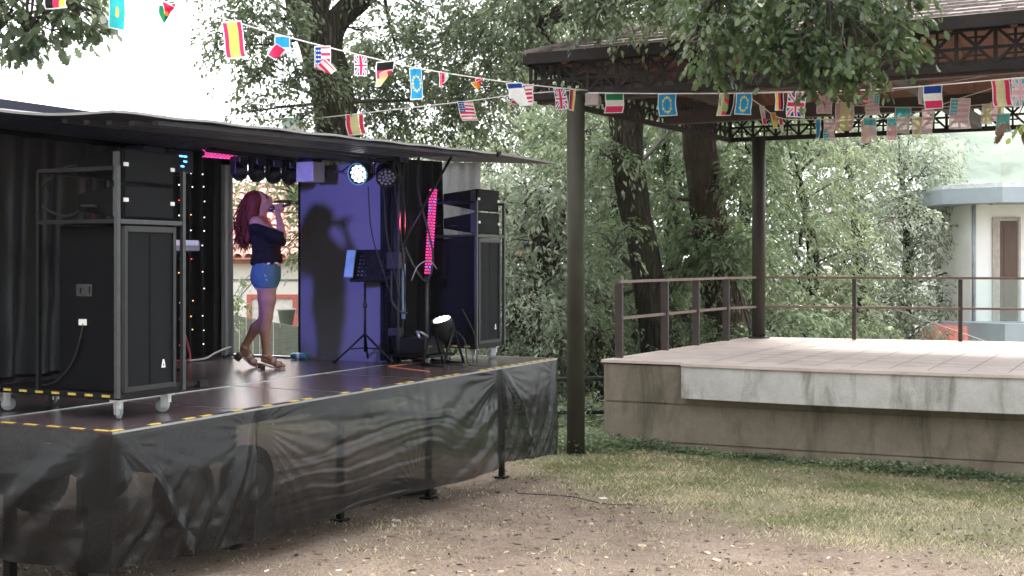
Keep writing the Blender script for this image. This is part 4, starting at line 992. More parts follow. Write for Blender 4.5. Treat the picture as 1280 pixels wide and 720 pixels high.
MB().bar((fz(180).x, .05, .2), (fz(520).x, .05, .0), .05).bar((fz(180).x, .05, .8), (fz(520).x, .05, .55), .05).build('rail', MATS['fence_grey_green'], t)
fp_ = fz(356)
t = thing('plant_pot', 'small grey-green planter standing by the board fence below the window', 'plant pot', at(358, 405, 21.2))
MB().lathe([(.10, 0), (.15, .28), (.165, .28), (.165, .31), (.14, .31), (.13, .25)], (0, 0, -.05)).build('pot', mat('pot_green', (.22, .26, .23), .6), t)
MB().bar((0, 0, -1.6), (0, 0, -.051), .22).build('pedestal', MATS['fence_grey_green'], t)

# ------------------------------------------------------------------ far hill
xs_ = np.linspace(66, 420, 120); ys_ = np.linspace(140, 420, 40); X, Y = np.meshgrid(xs_, ys_)
Z = -6+sstep(140, 260, Y)*(37+16*sstep(60, 130, X)*0+10*fbm(X*.02, Y*.02, 61))+4*(fbm(X*.09, Y*.09, 63)-.47)+2.5*(fbm(X*.3, Y*.3, 64)-.47)
hz = MB().mm((-240, -60, -9), (520, 440, 60)).build('haze', []); hz.data.materials.clear(); kind(hz, 'stuff')
m = bpy.data.materials.new('air'); m.use_nodes = True; nt = m.node_tree; nt.nodes.remove(nt.nodes['Principled BSDF'])
pv = nn(nt, 'ShaderNodeVolumePrincipled'); pv.inputs['Color'].default_value = (.9, .95, 1, 1); pv.inputs['Density'].default_value = .00025; pv.inputs['Anisotropy'].default_value = .2
nt.links.new(pv.outputs[0], nt.nodes['Material Output'].inputs['Volume']); hz.data.materials.append(m)
hill = kind(MB().grid(np.dstack([X, Y, Z])).build('hill', mat('hill_woods', (.085, .11, .08), .95, 0, .5, .12, .6, .4, col2=(.28, .31, .24))), 'structure')

gp_ = [(.05, 12.0), (.35, 11.85), (.6, 11.7), (.85, 11.3), (1.2, 11.15)]
cable('ground_cable', 'thin dark cable lying at the grass edge right of the stage legs', [(x, y, float(height(x, y))+.008) for x, y in gp_], .004, None, 5, 10)
# ------------------------------------------------------------------ trees
def rvec(n): 
    v = RNG.normal(size=(n, 3)); return v/np.linalg.norm(v, axis=1)[:, None]
def quad_leaves(C, d, L, W, cup=.18):
    """four-cornered leaves: C base, d direction"""
    n = len(C); r = rvec(n)*.75; r[:, 2] += 1.
    s = np.cross(d, r); s /= np.linalg.norm(s, axis=1)[:, None]+1e-9
    nr = np.cross(s, d)
    L = L[:, None]; W = W[:, None]
    return np.stack([C, C+d*L*.45+s*W*.5+nr*L*cup*.5, C+d*L-nr*L*cup*.6, C+d*L*.45-s*W*.5+nr*L*cup*.5], 1).reshape(-1, 3)
OAK = np.array([(0, .0), (.10, .08), (.22, .24), (.30, .14), (.42, .34), (.52, .20), (.66, .36), (.76, .20), (.90, .20), (1.0, .0),
                (.90, -.20), (.76, -.20), (.66, -.36), (.52, -.20), (.42, -.34), (.30, -.14), (.22, -.24), (.10, -.08)])
def oak_leaves(C, d, L):
    n = len(C); r = rvec(n); r[:, 2] += 1.0
    s = np.cross(d, r); s /= np.linalg.norm(s, axis=1)[:, None]+1e-9; nr = np.cross(s, d); k = len(OAK)
    a = OAK[None, :, 0, None]; b = OAK[None, :, 1, None]; L = L[:, None, None]
    fold = RNG.uniform(.05, .5, n)[:, None, None]; bend = RNG.uniform(-.1, .35, n)[:, None, None]
    return (C[:, None]+d[:, None]*a*L+s[:, None]*b*L*.95+nr[:, None]*(np.abs(b)*fold-a*a*bend)*L).reshape(-1, 3), k
barkm = bark('bark_dark', (.022, .019, .015), (.062, .053, .040), (.06, .068, .028))
barkred = bark('bark_reddish', (.034, .024, .018), (.095, .066, .049), (.07, .066, .035))
twigm = mat('twig_brown', (.06, .052, .04), .9)
def trunk_mb(pts, rad, n=18, mb=None):
    """bark with ridges that run up the stem"""
    pts = [Vector(p) for p in pts]; P = []; R = []
    for i in range(len(pts)-1):
        for k in range(8):
            t = k/8; p0, p1, p2, p3 = pts[max(i-1, 0)], pts[i], pts[i+1], pts[min(i+2, len(pts)-1)]
            P.append(.5*((2*p1)+(p2-p0)*t+(2*p0-5*p1+4*p2-p3)*t*t+(3*p1-p0-3*p2+p3)*t**3)); R.append(rad[i]*(1-t)+rad[i+1]*t)
    P.append(pts[-1]); R.append(rad[-1])
    mb = mb or MB(); o = len(mb.v); mb.tube(P, R, n)
    s = random.randint(0, 999)
    for j in range(len(P)*n):
        i = j//n; a = j % n/n; v = Vector(mb.v[o+j]); c = P[i]
        f = 1+.16*(float(vnoise(np.array(math.cos(a*6.283)*2.2+5+s), np.array(math.sin(a*6.283)*2.2+i*.12)))-.5)*2+.09*(float(vnoise(np.array(a*n*.9+s), np.array(i*.35)))-.5)*2
        mb.v[o+j] = tuple(c+(v-c)*f)
    return mb
def bez(a, b, sag, n=7):
    a = Vector(a); b = Vector(b); m_ = (a+b)/2+Vector(sag); return [a*(1-t)**2+m_*2*t*(1-t)+b*t*t for t in np.linspace(0, 1, n)]
def foliage(blobs, per, L, W, clump=.20, droop=.25, oak=False, hang=0.):
    """blobs: (centre, (rx,ry,rz), number of clumps) -> verts, corners per leaf, clump centres"""
    CC = []; V = []
    for c, r, n in blobs:
        u = rvec(n)*(RNG.random(n)**.45)[:, None]; C = np.array(c)+u*np.array(r); CC.append((np.array(c), C))
        m_ = np.maximum(3, RNG.poisson(per, n)); idx = np.repeat(np.arange(n), m_); N = len(idx)
        # leaves stand in two ranks along a few drooping sprays per clump
        ns = 4; e = rvec(n*ns).reshape(n, ns, 3)*.9+(u/(np.linalg.norm(u, axis=1)[:, None]+1e-6))[:, None]*.8; e[..., 2] *= .55; e[..., 2] += .05; e /= np.linalg.norm(e, axis=2)[..., None]
        q = RNG.integers(0, ns, N); E = e[idx, q]; ln = (clump*RNG.uniform(1.3, 2.6, (n, ns)))[idx, q]; t = RNG.random(N)**.8
        off = E*(ln*t)[:, None]+RNG.normal(size=(N, 3))*clump*.17; off[:, 2] -= ln*t*t*(.35+droop)+hang*RNG.random(N)
        sd_ = np.cross(E, np.array([0, 0, 1.])); sd_ /= np.linalg.norm(sd_, axis=1)[:, None]+1e-6; sg_ = np.where(RNG.random(N) < .5, 1, -1)[:, None]
        d = E*.65+sd_*sg_*.8*(1-.5*t[:, None])+rvec(N)*.42; d[:, 2] -= droop+.5*t; d /= np.linalg.norm(d, axis=1)[:, None]
        LL = L*RNG.uniform(.6, 1.25, N)
        if oak: v, k = oak_leaves(C[idx]+off, d, LL)
        else: v = quad_leaves(C[idx]+off, d, LL, W*RNG.uniform(.7, 1.2, N)*LL/L); k = 4
        V.append(v)
    return np.concatenate(V), k, CC
def limbs(mb, root, CC, r0, twigs=6, sag=.15):
    for c, C in CC:
        c = Vector(c); L = (c-Vector(root)).length
        pts = bez(root, c, (random.uniform(-.3, .3), random.uniform(-.3, .3), sag*L+random.uniform(-.2, .3)), 9)
        mb.tube(pts, np.linspace(r0, r0*.28, 9), 8, wob=.06)
        for k in range(min(twigs, len(C))):
            q = Vector(C[k]); a = pts[random.randint(4, 8)]
            mb.tube(bez(a, q, (random.uniform(-.15, .15), random.uniform(-.15, .15), random.uniform(-.05, .2)), 5), np.linspace(r0*.22+.004, .004, 5), 5)
oakdark = leafmat('leaf_oak_dark', [(.1, (0.043, 0.069, 0.035)), (.5, (0.097, 0.136, 0.070)), (.9, (0.194, 0.240, 0.127))], .40, .38, .6)
oakfresh = leafmat('leaf_oak_fresh', [(.1, (0.070, 0.113, 0.049)), (.5, (0.138, 0.200, 0.095)), (.9, (0.256, 0.328, 0.161))], .36, .38, .7)
greyleaf = leafmat('leaf_grey_green', [(.1, (0.101, 0.131, 0.085)), (.5, (0.217, 0.263, 0.180)), (.9, (0.426, 0.478, 0.350))], .42, .38, .7)
midleaf = leafmat('leaf_mid_green', [(.1, (0.076, 0.116, 0.062)), (.5, (0.165, 0.224, 0.122)), (.9, (0.349, 0.421, 0.244))], .40, .38, .6)
paleleaf = leafmat('leaf_pale_green', [(.1, (0.124, 0.160, 0.089)), (.5, (0.244, 0.298, 0.166)), (.9, (0.461, 0.521, 0.329))], .45, .38, .5)

def B(px, py, d, r, n, sx=1., sz=.8): return (tuple(at(px, py, d)), (r*sx, r, r*sz), n)
# the big oak behind the stage
t = thing('oak_tree', 'large oak with thick leaning forked trunk rising behind the stage roof', 'tree', at(425, 400, 16.5))
off = Vector(t.location)
def sub_mesh(V): return V-np.array(off)
w = lambda px, py, d=16.5: at(px, py, d)-off
tm = trunk_mb([w(425, 520), w(428, 330), w(424, 230), w(420, 160), w(410, 90), w(392, 30), w(372, -40), w(350, -140)], [.40, .33, .30, .29, .30, .27, .22, .17], 22)
trunk_mb([w(405, 70), w(425, 22), w(480, -22), w(560, -60)], [.18, .17, .15, .12], 14, tm)
trunk_mb([w(395, 30), w(400, -20), w(420, -120)], [.17, .2, .13], 12, tm)
tm.build('trunk', barkm, t)
blobs = [B(300, 55, 15.8, .42, 26), B(345, 100, 15.8, .38, 22), B(335, 20, 15.6, .5, 34), B(310, 140, 15.6, .20, 5), B(375, 150, 15.7, .22, 10), B(395, 95, 15.6, .35, 16), B(290, -30, 15.3, .6, 34),
         B(455, 40, 17.2, .62, 40), B(500, 75, 17.8, .7, 55), B(545, 25, 17.2, .55, 34), B(590, 70, 16.6, .75, 70), B(470, 110, 17.6, .55, 36), B(545, 130, 18, .7, 55), B(480, 150, 18.2, .5, 40), B(628, 20, 16, .65, 56), B(610, 120, 17.5, .7, 60),
         B(560, -40, 16.5, .9, 60), B(680, -20, 15, .8, 60), B(420, -90, 16, 1.0, 50), B(690, 5, 15.6, .40, 28), B(720, -22, 14.4, .5, 45), B(780, -12, 14, .45, 36), B(845, -18, 13.6, .45, 34), B(900, -15, 13.2, .6, 50), B(790, -40, 14, .7, 40)]
V, k, CC = foliage(blobs, 38, .085, .042, .17, .25)
np_mesh('foliage', sub_mesh(V), k, oakdark, t)
lm = MB(); CC = [(c-np.array(off), C-np.array(off)) for c, C in CC]
left = [q for q in CC if q[0][0] < w(400, 0).x]; right = [q for q in CC if q[0][0] >= w(400, 0).x]
RT = [w(395, 40), w(420, 130), w(424, 215), w(480, -22), w(560, -60), w(640, -30, 16), w(672, 32, 15.7)]
for q in left+right: limbs(lm, min(RT, key=lambda p: (p-Vector(q[0])).length), [q], .032, 7, .05)
trunk_mb([w(640, -30, 16), w(655, 5, 15.8), w(672, 32, 15.7), w(700, 62, 15.6), w(712, 75, 15.6)], [.05, .045, .04, .03, .012], 8, lm)
lm.build('branches', twigm, t)

# two trunks behind the bandstand's left side, with low leafy shoots
def park_tree(label, base, stems, rads, blobs, leaf, bark, per, L, W, r0, roots, clump=.2):
    global off
    off = Vector(base); t = thing('park_tree', label, 'tree', off); tm = MB()
    for s, r in zip(stems, rads): trunk_mb([Vector(p)-off for p in s], r, 18, tm)
    tm.build('trunk', bark, t)
    V, k, CC = foliage(blobs, per, L, W, clump, .3); np_mesh('foliage', V-np.array(off), k, leaf, t)
    lm = MB(); CC = [(c-np.array(off), C-np.array(off)) for c, C in CC]
    for i, q in enumerate(CC): limbs(lm, min((Vector(p)-off for p in roots), key=lambda p: (p-Vector(q[0])).length), [q], r0, 7)
    lm.build('branches', twigm, t)
    return t
b2 = lambda px, py, d=20.8: at(px, py, d)
park_tree('dark leaning tree trunk with a thin fork left of the railings behind the bandstand', b2(826, 545),
  [[b2(828, 560), b2(824, 440), b2(812, 360), b2(800, 290), b2(783, 220), b2(776, 140), b2(770, 60), b2(768, -40)], [b2(806, 320), b2(800, 250), b2(793, 190), b2(800, 110), b2(808, 20)]],
  [[.32, .28, .265, .255, .24, .23, .2, .17], [.15, .15, .14, .12, .1]],
  [B(760, 300, 20.4, .5, 16), B(745, 380, 20.5, .5, 20), B(862, 400, 21, .25, 8), B(770, 195, 20.3, .28, 9), B(730, 60, 20.5, 1.2, 90), B(830, 40, 20.5, 1.3, 100), B(845, 150, 22.8, .5, 24), B(730, 190, 21, .7, 40), B(690, -20, 20, 1.0, 50)],
  midleaf, barkm, 40, .11, .042, .05, [b2(783, 220), b2(770, 60), b2(812, 360)])
b3 = lambda px, py, d=21.6: at(px, py, d)
park_tree('straight reddish tree trunk with a leafy knot behind the far bandstand column', b3(900, 545),
  [[b3(904, 560), b3(906, 430), b3(900, 360), b3(888, 290), b3(880, 230), b3(872, 160), b3(870, 80), b3(872, -40)], [b3(912, 420), b3(918, 360), b3(905, 310)]],
  [[.40, .40, .36, .32, .29, .27, .24, .2], [.16, .17, .12]],
  [B(875, 300, 21.1, .40, 26), B(905, 320, 21.1, .42, 28), B(930, 300, 21.2, .4, 20), B(855, 345, 21.1, .28, 10), B(925, 215, 21.6, .45, 26), B(835, 245, 21.6, .25, 8), B(910, 415, 20.9, .25, 14), B(940, 430, 20.7, .25, 16), B(900, 60, 21.5, 1.4, 110), B(960, 120, 21.5, .9, 60), B(950, -30, 21.5, 1.0, 50)],
  oakfresh, barkred, 40, .12, .05, .05, [b3(880, 250), b3(870, 80), b3(888, 300)])

# the wood behind: each tree with its own crown
def wood_tree(label, px, d, zt, rad, leaf, n, L=.13, W=.055, zb=-1.6, bark=barkm, per=27, squash=1., name='wood_tree', group='trees of the wood behind the bandstand'):
    base = at(px, 0, d); base.z = float(height(base.x, d)); off = Vector(base)
    t = thing(name, label, 'tree', off, 0, group)
    H = zt-base.z
    tm = trunk_mb([Vector((0, 0, -.2)), Vector((random.uniform(-.2, .2), 0, H*.3)), Vector((random.uniform(-.4, .4), random.uniform(-.3, .3), H*.62)), Vector((random.uniform(-.4, .4), 0, H*.9))], [.25, .2, .14, .04], 12)
    tm.build('trunk', bark, t)
    blobs = []
    for k in range(n):
        z = zb+(zt-zb)*((k+.5)/n)**.9; f = (z-zb)/(zt-zb); rr = rad*(math.sin(math.pi*min(.97, f*.78+.16)))**.7
        a = k*2.4+random.uniform(-.4, .4); q = rr*random.uniform(.35, .85)
        br = rad*random.uniform(.28, .46)
        blobs.append(((base.x+q*math.cos(a), d+q*math.sin(a)*.8, z), (br, br, br*.75*squash), int(30*br*br+8)))
    V, k, CC = foliage(blobs, per, L, W, .24, .3); np_mesh('foliage', V-np.array(off), k, leaf, t)
    lm = MB()
    for c, C in CC: limbs(lm, Vector((0, 0, max(.2, min(H*.85, c[2]-base.z-.5)))), [(c-np.array(off), C-np.array(off))], .04, 4)
    lm.build('branches', twigm, t)
    return t
for a in [
  ('grey-green tree close behind the awning tip of the stage', 655, 20.5, 3.9, 1.5, greyleaf, 20),
  ('mid green tree between stage corner and front bandstand column', 712, 22.5, 5.5, 1.7, midleaf, 24),
  ('bushy dark tree behind the stage roof, left of the grey-green one', 570, 23.5, 4.9, 1.7, midleaf, 22),
  ('dark tree filling the gap behind the oak trunk above the stage roof', 500, 25.5, 4.9, 1.5, midleaf, 18),
  ('tall mid green tree behind the leaning dark trunk', 790, 26, 7.5, 2.4, midleaf, 30),
  ('tall grey-green tree behind the stage awning and column', 665, 27, 8., 2.4, greyleaf, 30),
  ('tall fresh green tree between the two dark trunks', 850, 25, 6.5, 1.9, oakfresh, 24),
  ('bright tree just left of the far bandstand column', 935, 25.5, 6.5, 1.9, midleaf, 26),
  ('pale green tree right of the far bandstand column', 1000, 27, 5.9, 1.9, paleleaf, 26),
  ('large grey-green tree in the middle of the bandstand opening', 1060, 30, 6.0, 2.1, greyleaf, 30),
  ('tall grey tree beside the white house, rightmost of the wood', 1128, 32, 5.9, 1.9, greyleaf, 30),
  ('low rounded pale shrub tree at floor level left of the red canopy', 1060, 26, 1.1, 1.5, paleleaf, 14),
  ('rounded green shrub tree at floor level right of the far column', 985, 23.5, 1.4, 1.2, midleaf, 14),
  ('hazy shrub tree at floor level before the white house', 1140, 29, .9, 1.3, greyleaf, 12),
  ('dense tree far back behind the fork of the leaning trunk', 745, 31, 7.5, 2.6, midleaf, 22),
  ('dense tree far back behind the reddish trunk', 885, 31, 7.5, 2.6, midleaf, 22)]:
    wood_tree(*a)
for a in [('leafy shrub on the bank left of the front bandstand column', 690, 19.7, 1.3, .8, midleaf, 12, .08, .035),
          ('leafy shrub on the bank right of the front bandstand column', 742, 20, 1.5, .8, oakfresh, 12, .08, .035),
          ('pale leafy shrub on the bank beside the stage corner', 660, 19.5, 1.9, .8, greyleaf, 12, .09, .03),
          ('leafy shrub behind the railing posts of the bandstand', 790, 21, 1.6, .8, midleaf, 12, .09, .035),
          ('low shrub behind the far end of the left railing', 880, 22.6, 1.8, .9, oakfresh, 12, .09, .04),
          ('leafy shrub on the bank behind the stage end', 610, 20.5, 2.4, 1., midleaf, 14, .09, .035)]:
    wood_tree(*a, zb=-1.4, per=34, name='bank_shrub', group='shrubs on the bank')
# small garden tree in front of the tiled house
off = at(372, 440, 19.); t = thing('garden_tree', 'small leafy tree with thin branches before the tiled roof, seen in the doorway', 'tree', off)
w = lambda px, py, d=19.: at(px, py, d)-off
tm = trunk_mb([w(425, 520), w(428, 400), w(418, 300), w(400, 262), w(360, 252), w(325, 254)], [.09, .08, .06, .04, .03, .012], 10); trunk_mb([w(400, 262), w(385, 240), w(350, 222)], [.03, .025, .01], 8, tm); tm.build('trunk', barkm, t)
V, k, CC = foliage([B(300, 225, 19, .16, 8), B(335, 215, 19, .22, 12), B(365, 222, 19, .24, 16), B(375, 262, 19, .22, 14), B(378, 300, 19, .18, 9), B(350, 235, 19.2, .2, 10), B(292, 262, 18.8, .12, 4), B(296, 375, 18.6, .12, 6), B(376, 325, 18.8, .12, 5), B(400, 240, 19.3, .4, 24)], 15, .085, .045, .11, .4)
np_mesh('foliage', V-np.array(off), k, oakfresh, t)
lm = MB()
for c, C in CC: limbs(lm, w(405, 268), [(c-np.array(off), C-np.array(off))], .012, 5)
lm.build('branches', twigm, t)
off = at(285, 452, 18.4); t = thing('garden_plant', 'thin leafy plant at the left edge of the doorway', 'plant', off)
tm = MB().tube([Vector((-.1, 0, -1.2)), Vector((-.05, 0, .3)), at(290, 372, 18.4)-off], [.02, .015, .006], 6); tm.build('stem', twigm, t)
V, k, CC = foliage([B(291, 372, 18.4, .13, 9), B(288, 400, 18.4, .1, 5), B(297, 352, 18.4, .08, 4)], 11, .08, .04, .07, .5); np_mesh('foliage', V-np.array(off), k, midleaf, t)

# oak boughs overhanging from trees outside the frame
def bough(label, trunk, reach, blobs, per, L, root_r=.11, leaf=oakfresh, clump=.13):
    off = Vector((trunk[0], trunk[1], float(height(trunk[0], trunk[1])))); t = thing('oak_tree', label, 'tree', off)
    R = [Vector(p)-off for p in reach]
    tm = trunk_mb([Vector((0, 0, -.2)), Vector((.1, 0, 2.2)), Vector((0, .1, 4.4)), Vector((.2, 0, 7.)), Vector((0, 0, 9.5))], [.42, .34, .3, .24, .12], 18)
    trunk_mb([Vector((0, .1, 4.6))]+R, list(np.linspace(root_r*1.5, root_r*.25, len(R)+1)), 10, tm); tm.build('trunk', barkm, t)
    V, k, CC = foliage(blobs, per, L, 0, clump, .55, True, .04); np_mesh('foliage', V-np.array(off), k, leaf, t)
    lm = MB(); CC = [(c-np.array(off), C-np.array(off)) for c, C in CC]
    for q in CC: limbs(lm, min(R, key=lambda p: (p-Vector(q[0])).length), [q], .016, 8, .08)
    lm.build('branches', twigm, t)
boughleaf = leafmat('leaf_bough', [(.1, (0.020, 0.042, 0.012)), (.5, (0.048, 0.082, 0.026)), (.9, (0.120, 0.165, 0.060))], .38, .38, .5)
D1 = 10.6
Bq = lambda px, py, d, r, n: B(px, py-9, d, r, n)
bough('leafy oak bough hanging over the bandstand roof from the top of the picture', (6.6, 8.2), [at(1500, -330, 9), at(1300, -200, 10), at(1100, -110, D1), at(1000, -40, D1), at(900, -10, D1), at(870, 40, D1)],
  [Bq(885, 55, D1, .20, 10), Bq(890, 88, D1, .12, 6), Bq(893, 15, D1, .26, 13), Bq(925, 38, D1, .25, 14), Bq(965, 55, D1, .25, 15), Bq(1000, 62, D1-.3, .25, 17), Bq(1035, 72, D1-.3, .25, 17), Bq(1062, 62, D1-.2, .26, 16), Bq(1095, 66, D1-.3, .24, 14), Bq(1100, 25, D1, .28, 16), Bq(1060, 15, D1, .3, 18),
   Bq(1010, 10, D1, .35, 22), Bq(955, 0, D1, .35, 20), Bq(1130, 58, D1-.2, .12, 5), Bq(1045, 100, D1-.2, .10, 5), Bq(1085, 98, D1-.2, .10, 5), Bq(1015, 104, D1-.2, .07, 3), Bq(1140, 8, D1, .2, 9), Bq(1000, -50, D1, .7, 40), Bq(1120, -60, D1+.5, .7, 40), Bq(880, -50, D1+.5, .6, 34)], 15, .08, leaf=boughleaf, clump=.08)
D2 = 8.9
bough('dark oak bough entering the picture at the top left corner', (-5.6, 8.0), [at(-420, -250, 7.5), at(-150, -150, D2), at(-30, -60, D2), at(40, -10, D2)],
  [B(10, 25, D2, .18, 12), B(35, 42, D2, .10, 7), B(60, 25, D2, .13, 8), B(90, 18, D2, .11, 7), B(112, 14, D2, .09, 6), B(78, 42, D2, .06, 3), B(0, -5, D2, .2, 14), B(50, -20, D2, .25, 18), B(100, -20, D2, .2, 12), B(25, 52, D2, .05, 3), B(-60, -30, D2, .3, 20)], 10, .09, .09, oakdark, .065)
# withered sprig at the right edge
off = at(1300, 120, 8.5); t = thing('oak_sprig', 'withered brown and green oak sprig hanging at the right picture edge', 'sprig', off)
MB().tube([at(1330, 60, 8.5)-off, at(1290, 110, 8.5)-off, at(1270, 150, 8.5)-off], [.008, .006, .003], 6).build('twig', twigm, t)
for nm, c, m_ in (('withered_leaves', (1268, 152), mat('leaf_withered', (.10, .065, .04), .8)), ('green_leaves', (1283, 152), leafmat('leaf_sprig', [(.1, (.10, .14, .03)), (.9, (.22, .26, .06))]))):
    V, k, _ = foliage([B(c[0], c[1], 8.5, .05, 3)], 5, .09, 0, .035, .9, True); np_mesh(nm, V-np.array(off), k, m_, t)
# weeds along the plinth foot
pts = []; 
def weed_strip(name, label_pts, n, L, W, spread, leaf, hmax):
    i = RNG.integers(0, len(label_pts)-1, n); f = RNG.random(n)[:, None]; P = np.array([tuple(p) for p in label_pts]); C = P[i]*(1-f)+P[i+1]*f
    C += RNG.normal(size=(n, 3))*spread; C[:, 2] = height(C[:, 0], C[:, 1])
    h = RNG.random(n)**1.8*hmax*(.25+1.3*fbm(C[:, 0]*1.7, C[:, 1]*1.7, 91)); C[:, 2] += h
    d = rvec(n); d[:, 2] = np.abs(d[:, 2])*.5; d /= np.linalg.norm(d, axis=1)[:, None]
    return kind(np_mesh(name, quad_leaves(C, d, L*RNG.uniform(.6, 1.3, n), W*RNG.uniform(.6, 1.3, n)), 4, leaf), 'stuff')
foot = [bs(wc, wn(wc)-.09) for wc in np.linspace(-.1, 6.5, 14)]
weed_strip('weeds', foot, 9000, .045, .028, np.array([.07, .07, 0]), midleaf, .12)
weed_strip('weeds', [Vector((-1.5, 15.6, 0)), Vector((.2, 15.2, 0)), Vector((1.1, 15.1, 0)), Vector((1.15, 15.9, 0))], 7000, .06, .03, np.array([.22, .25, 0]), oakfresh, .2)
weed_strip('bank_cover', [Vector((-3, 18.9, 0)), Vector((0, 19, 0)), Vector((2.6, 19.6, 0))], 22000, .09, .045, np.array([.5, .8, 0]), midleaf, .5)

# unseen trees added behind the viewer to darken sky reflections on skirt and speakers
Vs = []
for k in range(26):
    a = math.radians(188+k*6.6); r = 15+3*math.sin(k*2.3); c = (r*math.cos(a)*1.25, r*math.sin(a)*.95+1.5, 0)
    for j in range(3):
        z = 1.5+2.3*j; n = 260; u = rvec(n)*(RNG.random(n)**.4)[:, None]*np.array([2.4, 2.2, 1.7]); C = np.array(c)+np.array([RNG.normal()*.5, RNG.normal()*.5, z])+u
        Vs.append(quad_leaves(C, rvec(n), RNG.uniform(.4, .8, n), RNG.uniform(.2, .4, n)))
kind(np_mesh('added_tree_belt', np.concatenate(Vs), 4, midleaf), 'stuff')
# ------------------------------------------------------------------ bunting
CR, CB, CLB, CY, CW, CK, CG, CO, CT = (.70, .04, .13), (.02, .06, .30), (.03, .30, .60), (.82, .68, .14), (.80, .79, .78), (.02, .02, .02), (.02, .20, .08), (.75, .3, .04), (.05, .50, .52)
PINK, PY, PB, PW = (.95, .58, .66), (.93, .88, .50), (.14, .66, .80), (.97, .86, .90)  # pale tones carry the backlight, put into the cloth colour
PAL = {}
def pal(c):
    if c not in PAL: PAL[c] = (len(PAL), cloth('flag_cloth_%d' % len(PAL), c, .55, .32 if c in (PINK, PY, PB, PW) else 0))
    return PAL[c]
def uj(x, y, r=CR, b=CB, wv=CW):
    X, Y = (x-.5)*1.5, y-.5
    if abs(X) < .085 or abs(Y) < .085: return r
    if abs(X) < .15 or abs(Y) < .15: return wv
    d = min(abs(X/1.5-Y), abs(X/1.5+Y))
    return r if d < .05 else wv if d < .14 else b
def usa(x, y, r=CR, b=CB, wv=CW):
    if x < .42 and y < .54: return wv if (int(x*18) % 2 == 0 and int(y*18) % 2 == 0) else b
    return r if int(y*11) % 2 == 0 else wv
def eu(x, y, b=CLB):
    for k in range(12):
        a = k*math.pi/6
        if ((x-.5)*1.45-.33*math.cos(a))**2+(y-.5-.33*math.sin(a))**2 < .0042: return CY
    return b
def bands(*cs):
    return lambda x, y: cs[min(len(cs)-1, int(y*len(cs)))]
def spain(x, y): return CR if y < .25 or y > .75 else CY
def spain_p(x, y): return PINK if y < .25 or y > .75 else PY
def portugal(x, y):
    if (x-.4)**2*2.2+(y-.5)**2 < .03: return CY
    return CG if x < .4 else CR
def teal(x, y):
    if (x-.5)**2*2.2+(y-.45)**2 < .03: return CY
    return CT
rot = lambda f: (lambda x, y: f(y, 1-x))          # flag hung by its short side
HEM = (.80, .79, .78)
STR = {}
def string(key, label, pts, r=.006):
    STR[key] = pts
    P = [at(*p) for p in pts]
    o = cable('bunting_string', label, P, r, mat('string_white', (.66, .63, .60), .8), 5, 8); o['category'] = 'string'; o['group'] = 'bunting strings'
    return o
def on(key, px):
    p = np.array(STR[key]); 
    return at(px, float(np.interp(px, p[:, 0], p[:, 1])), float(np.interp(px, p[:, 0], p[:, 2])))
NF = [0]
def flag(label, key, px, w, h, pat, yaw=0., skew=0., fold=None, dz=0., curl=.3, tx=None):
    """w,h in photo pixels; fold=(a0,b0,angle) turns the cloth over beyond a line"""
    NF[0] += 1; p = on(key, px); sc_ = p.y/F; W, H = w*sc_, h*sc_; rs = random.Random(NF[0])
    nx, ny = 20, 26
    a, b = np.meshgrid(np.linspace(0, 1, nx+1), np.linspace(0, 1, ny+1))
    X = (a-.5)*W; Z = -b*H; Yy = curl*W*np.sin(a*2.6+rs.uniform(0, 6))*(.35+.65*b)+.5*curl*W*np.sin(b*4+a*3+rs.uniform(0, 6))*b
    X = X+(skew+rs.uniform(-.1, .1))*W*b+.06*W*np.sin(b*5+rs.uniform(0, 6))*b
    if fold:
        fx, fz, an = fold; nxv, nzv = math.cos(an), math.sin(an); px0, pz0 = (fx-.5)*W, -fz*H
        d = (X-px0)*nxv+(Z-pz0)*nzv; k = d > 0
        X = np.where(k, X-1.92*d*nxv, X); Z = np.where(k, Z-1.92*d*nzv, Z); Yy = np.where(k, Yy-.006-.05*np.minimum(d, .08), Yy)
    cells = {}; mats_ = []; idx = np.zeros((ny, nx), int)
    for j in range(ny):
        for i in range(nx):
            x_, y_ = (i+.5)/nx, (j+.5)/ny
            c = HEM if (min(x_, 1-x_)*W < .008 or min(y_, 1-y_)*H < .007) else pat(x_, y_)
            if c not in cells: cells[c] = len(mats_); mats_.append(pal(c)[1])
            idx[j, i] = cells[c]
    # white hem
    g = MB().grid(np.dstack([X, Yy, Z]), True, lambda i, j: int(idx[j, i]))
    o = g.build('bunting_flag', mats_); o.location = p+Vector((0, 0, dz)); o.rotation_euler = (0, rs.uniform(-.08, .08), yaw)
    return tag(o, label, 'flag', 'flags of the bunting')
string('A', 'white bunting string rising from the bandstand column to the upper left over the stage', [(-40, -34, 7.4), (40, -12, 7.9), (140, -4, 8.3), (210, 5, 8.6), (275, 22, 9.2), (350, 44, 10), (450, 69, 11.2), (520, 85, 12), (600, 98, 13), (660, 106, 13.8), (735, 113, 14.62)])
flag('black, red and yellow flag half cut off at the top left corner', 'A', 68, 30, 20, rot(bands(CY, CR, CK)), .1)
flag('teal flag with pale marks hanging at the top left, left of the red one', 'A', 146, 20, 40, teal, .35, .25)
flag('crumpled red and green flag at the top, right of the teal flag', 'A', 209, 30, 22, portugal, -.3, 0, (.55, .6, -1.0))
flag('large red and yellow striped flag high over the stage roof', 'A', 289, 25, 47, rot(spain), .15, .18)
flag('blue, white and red flag with its lower corner folded over, left of the oak trunk', 'A', 353, 19, 42, bands(CLB, CW, CR), 0, 0, (.5, .62, -1.1))
flag('stars and stripes flag folded to a point, before the oak trunk', 'A', 403, 20, 46, usa, .1, -.1, (.45, .7, -2.0))
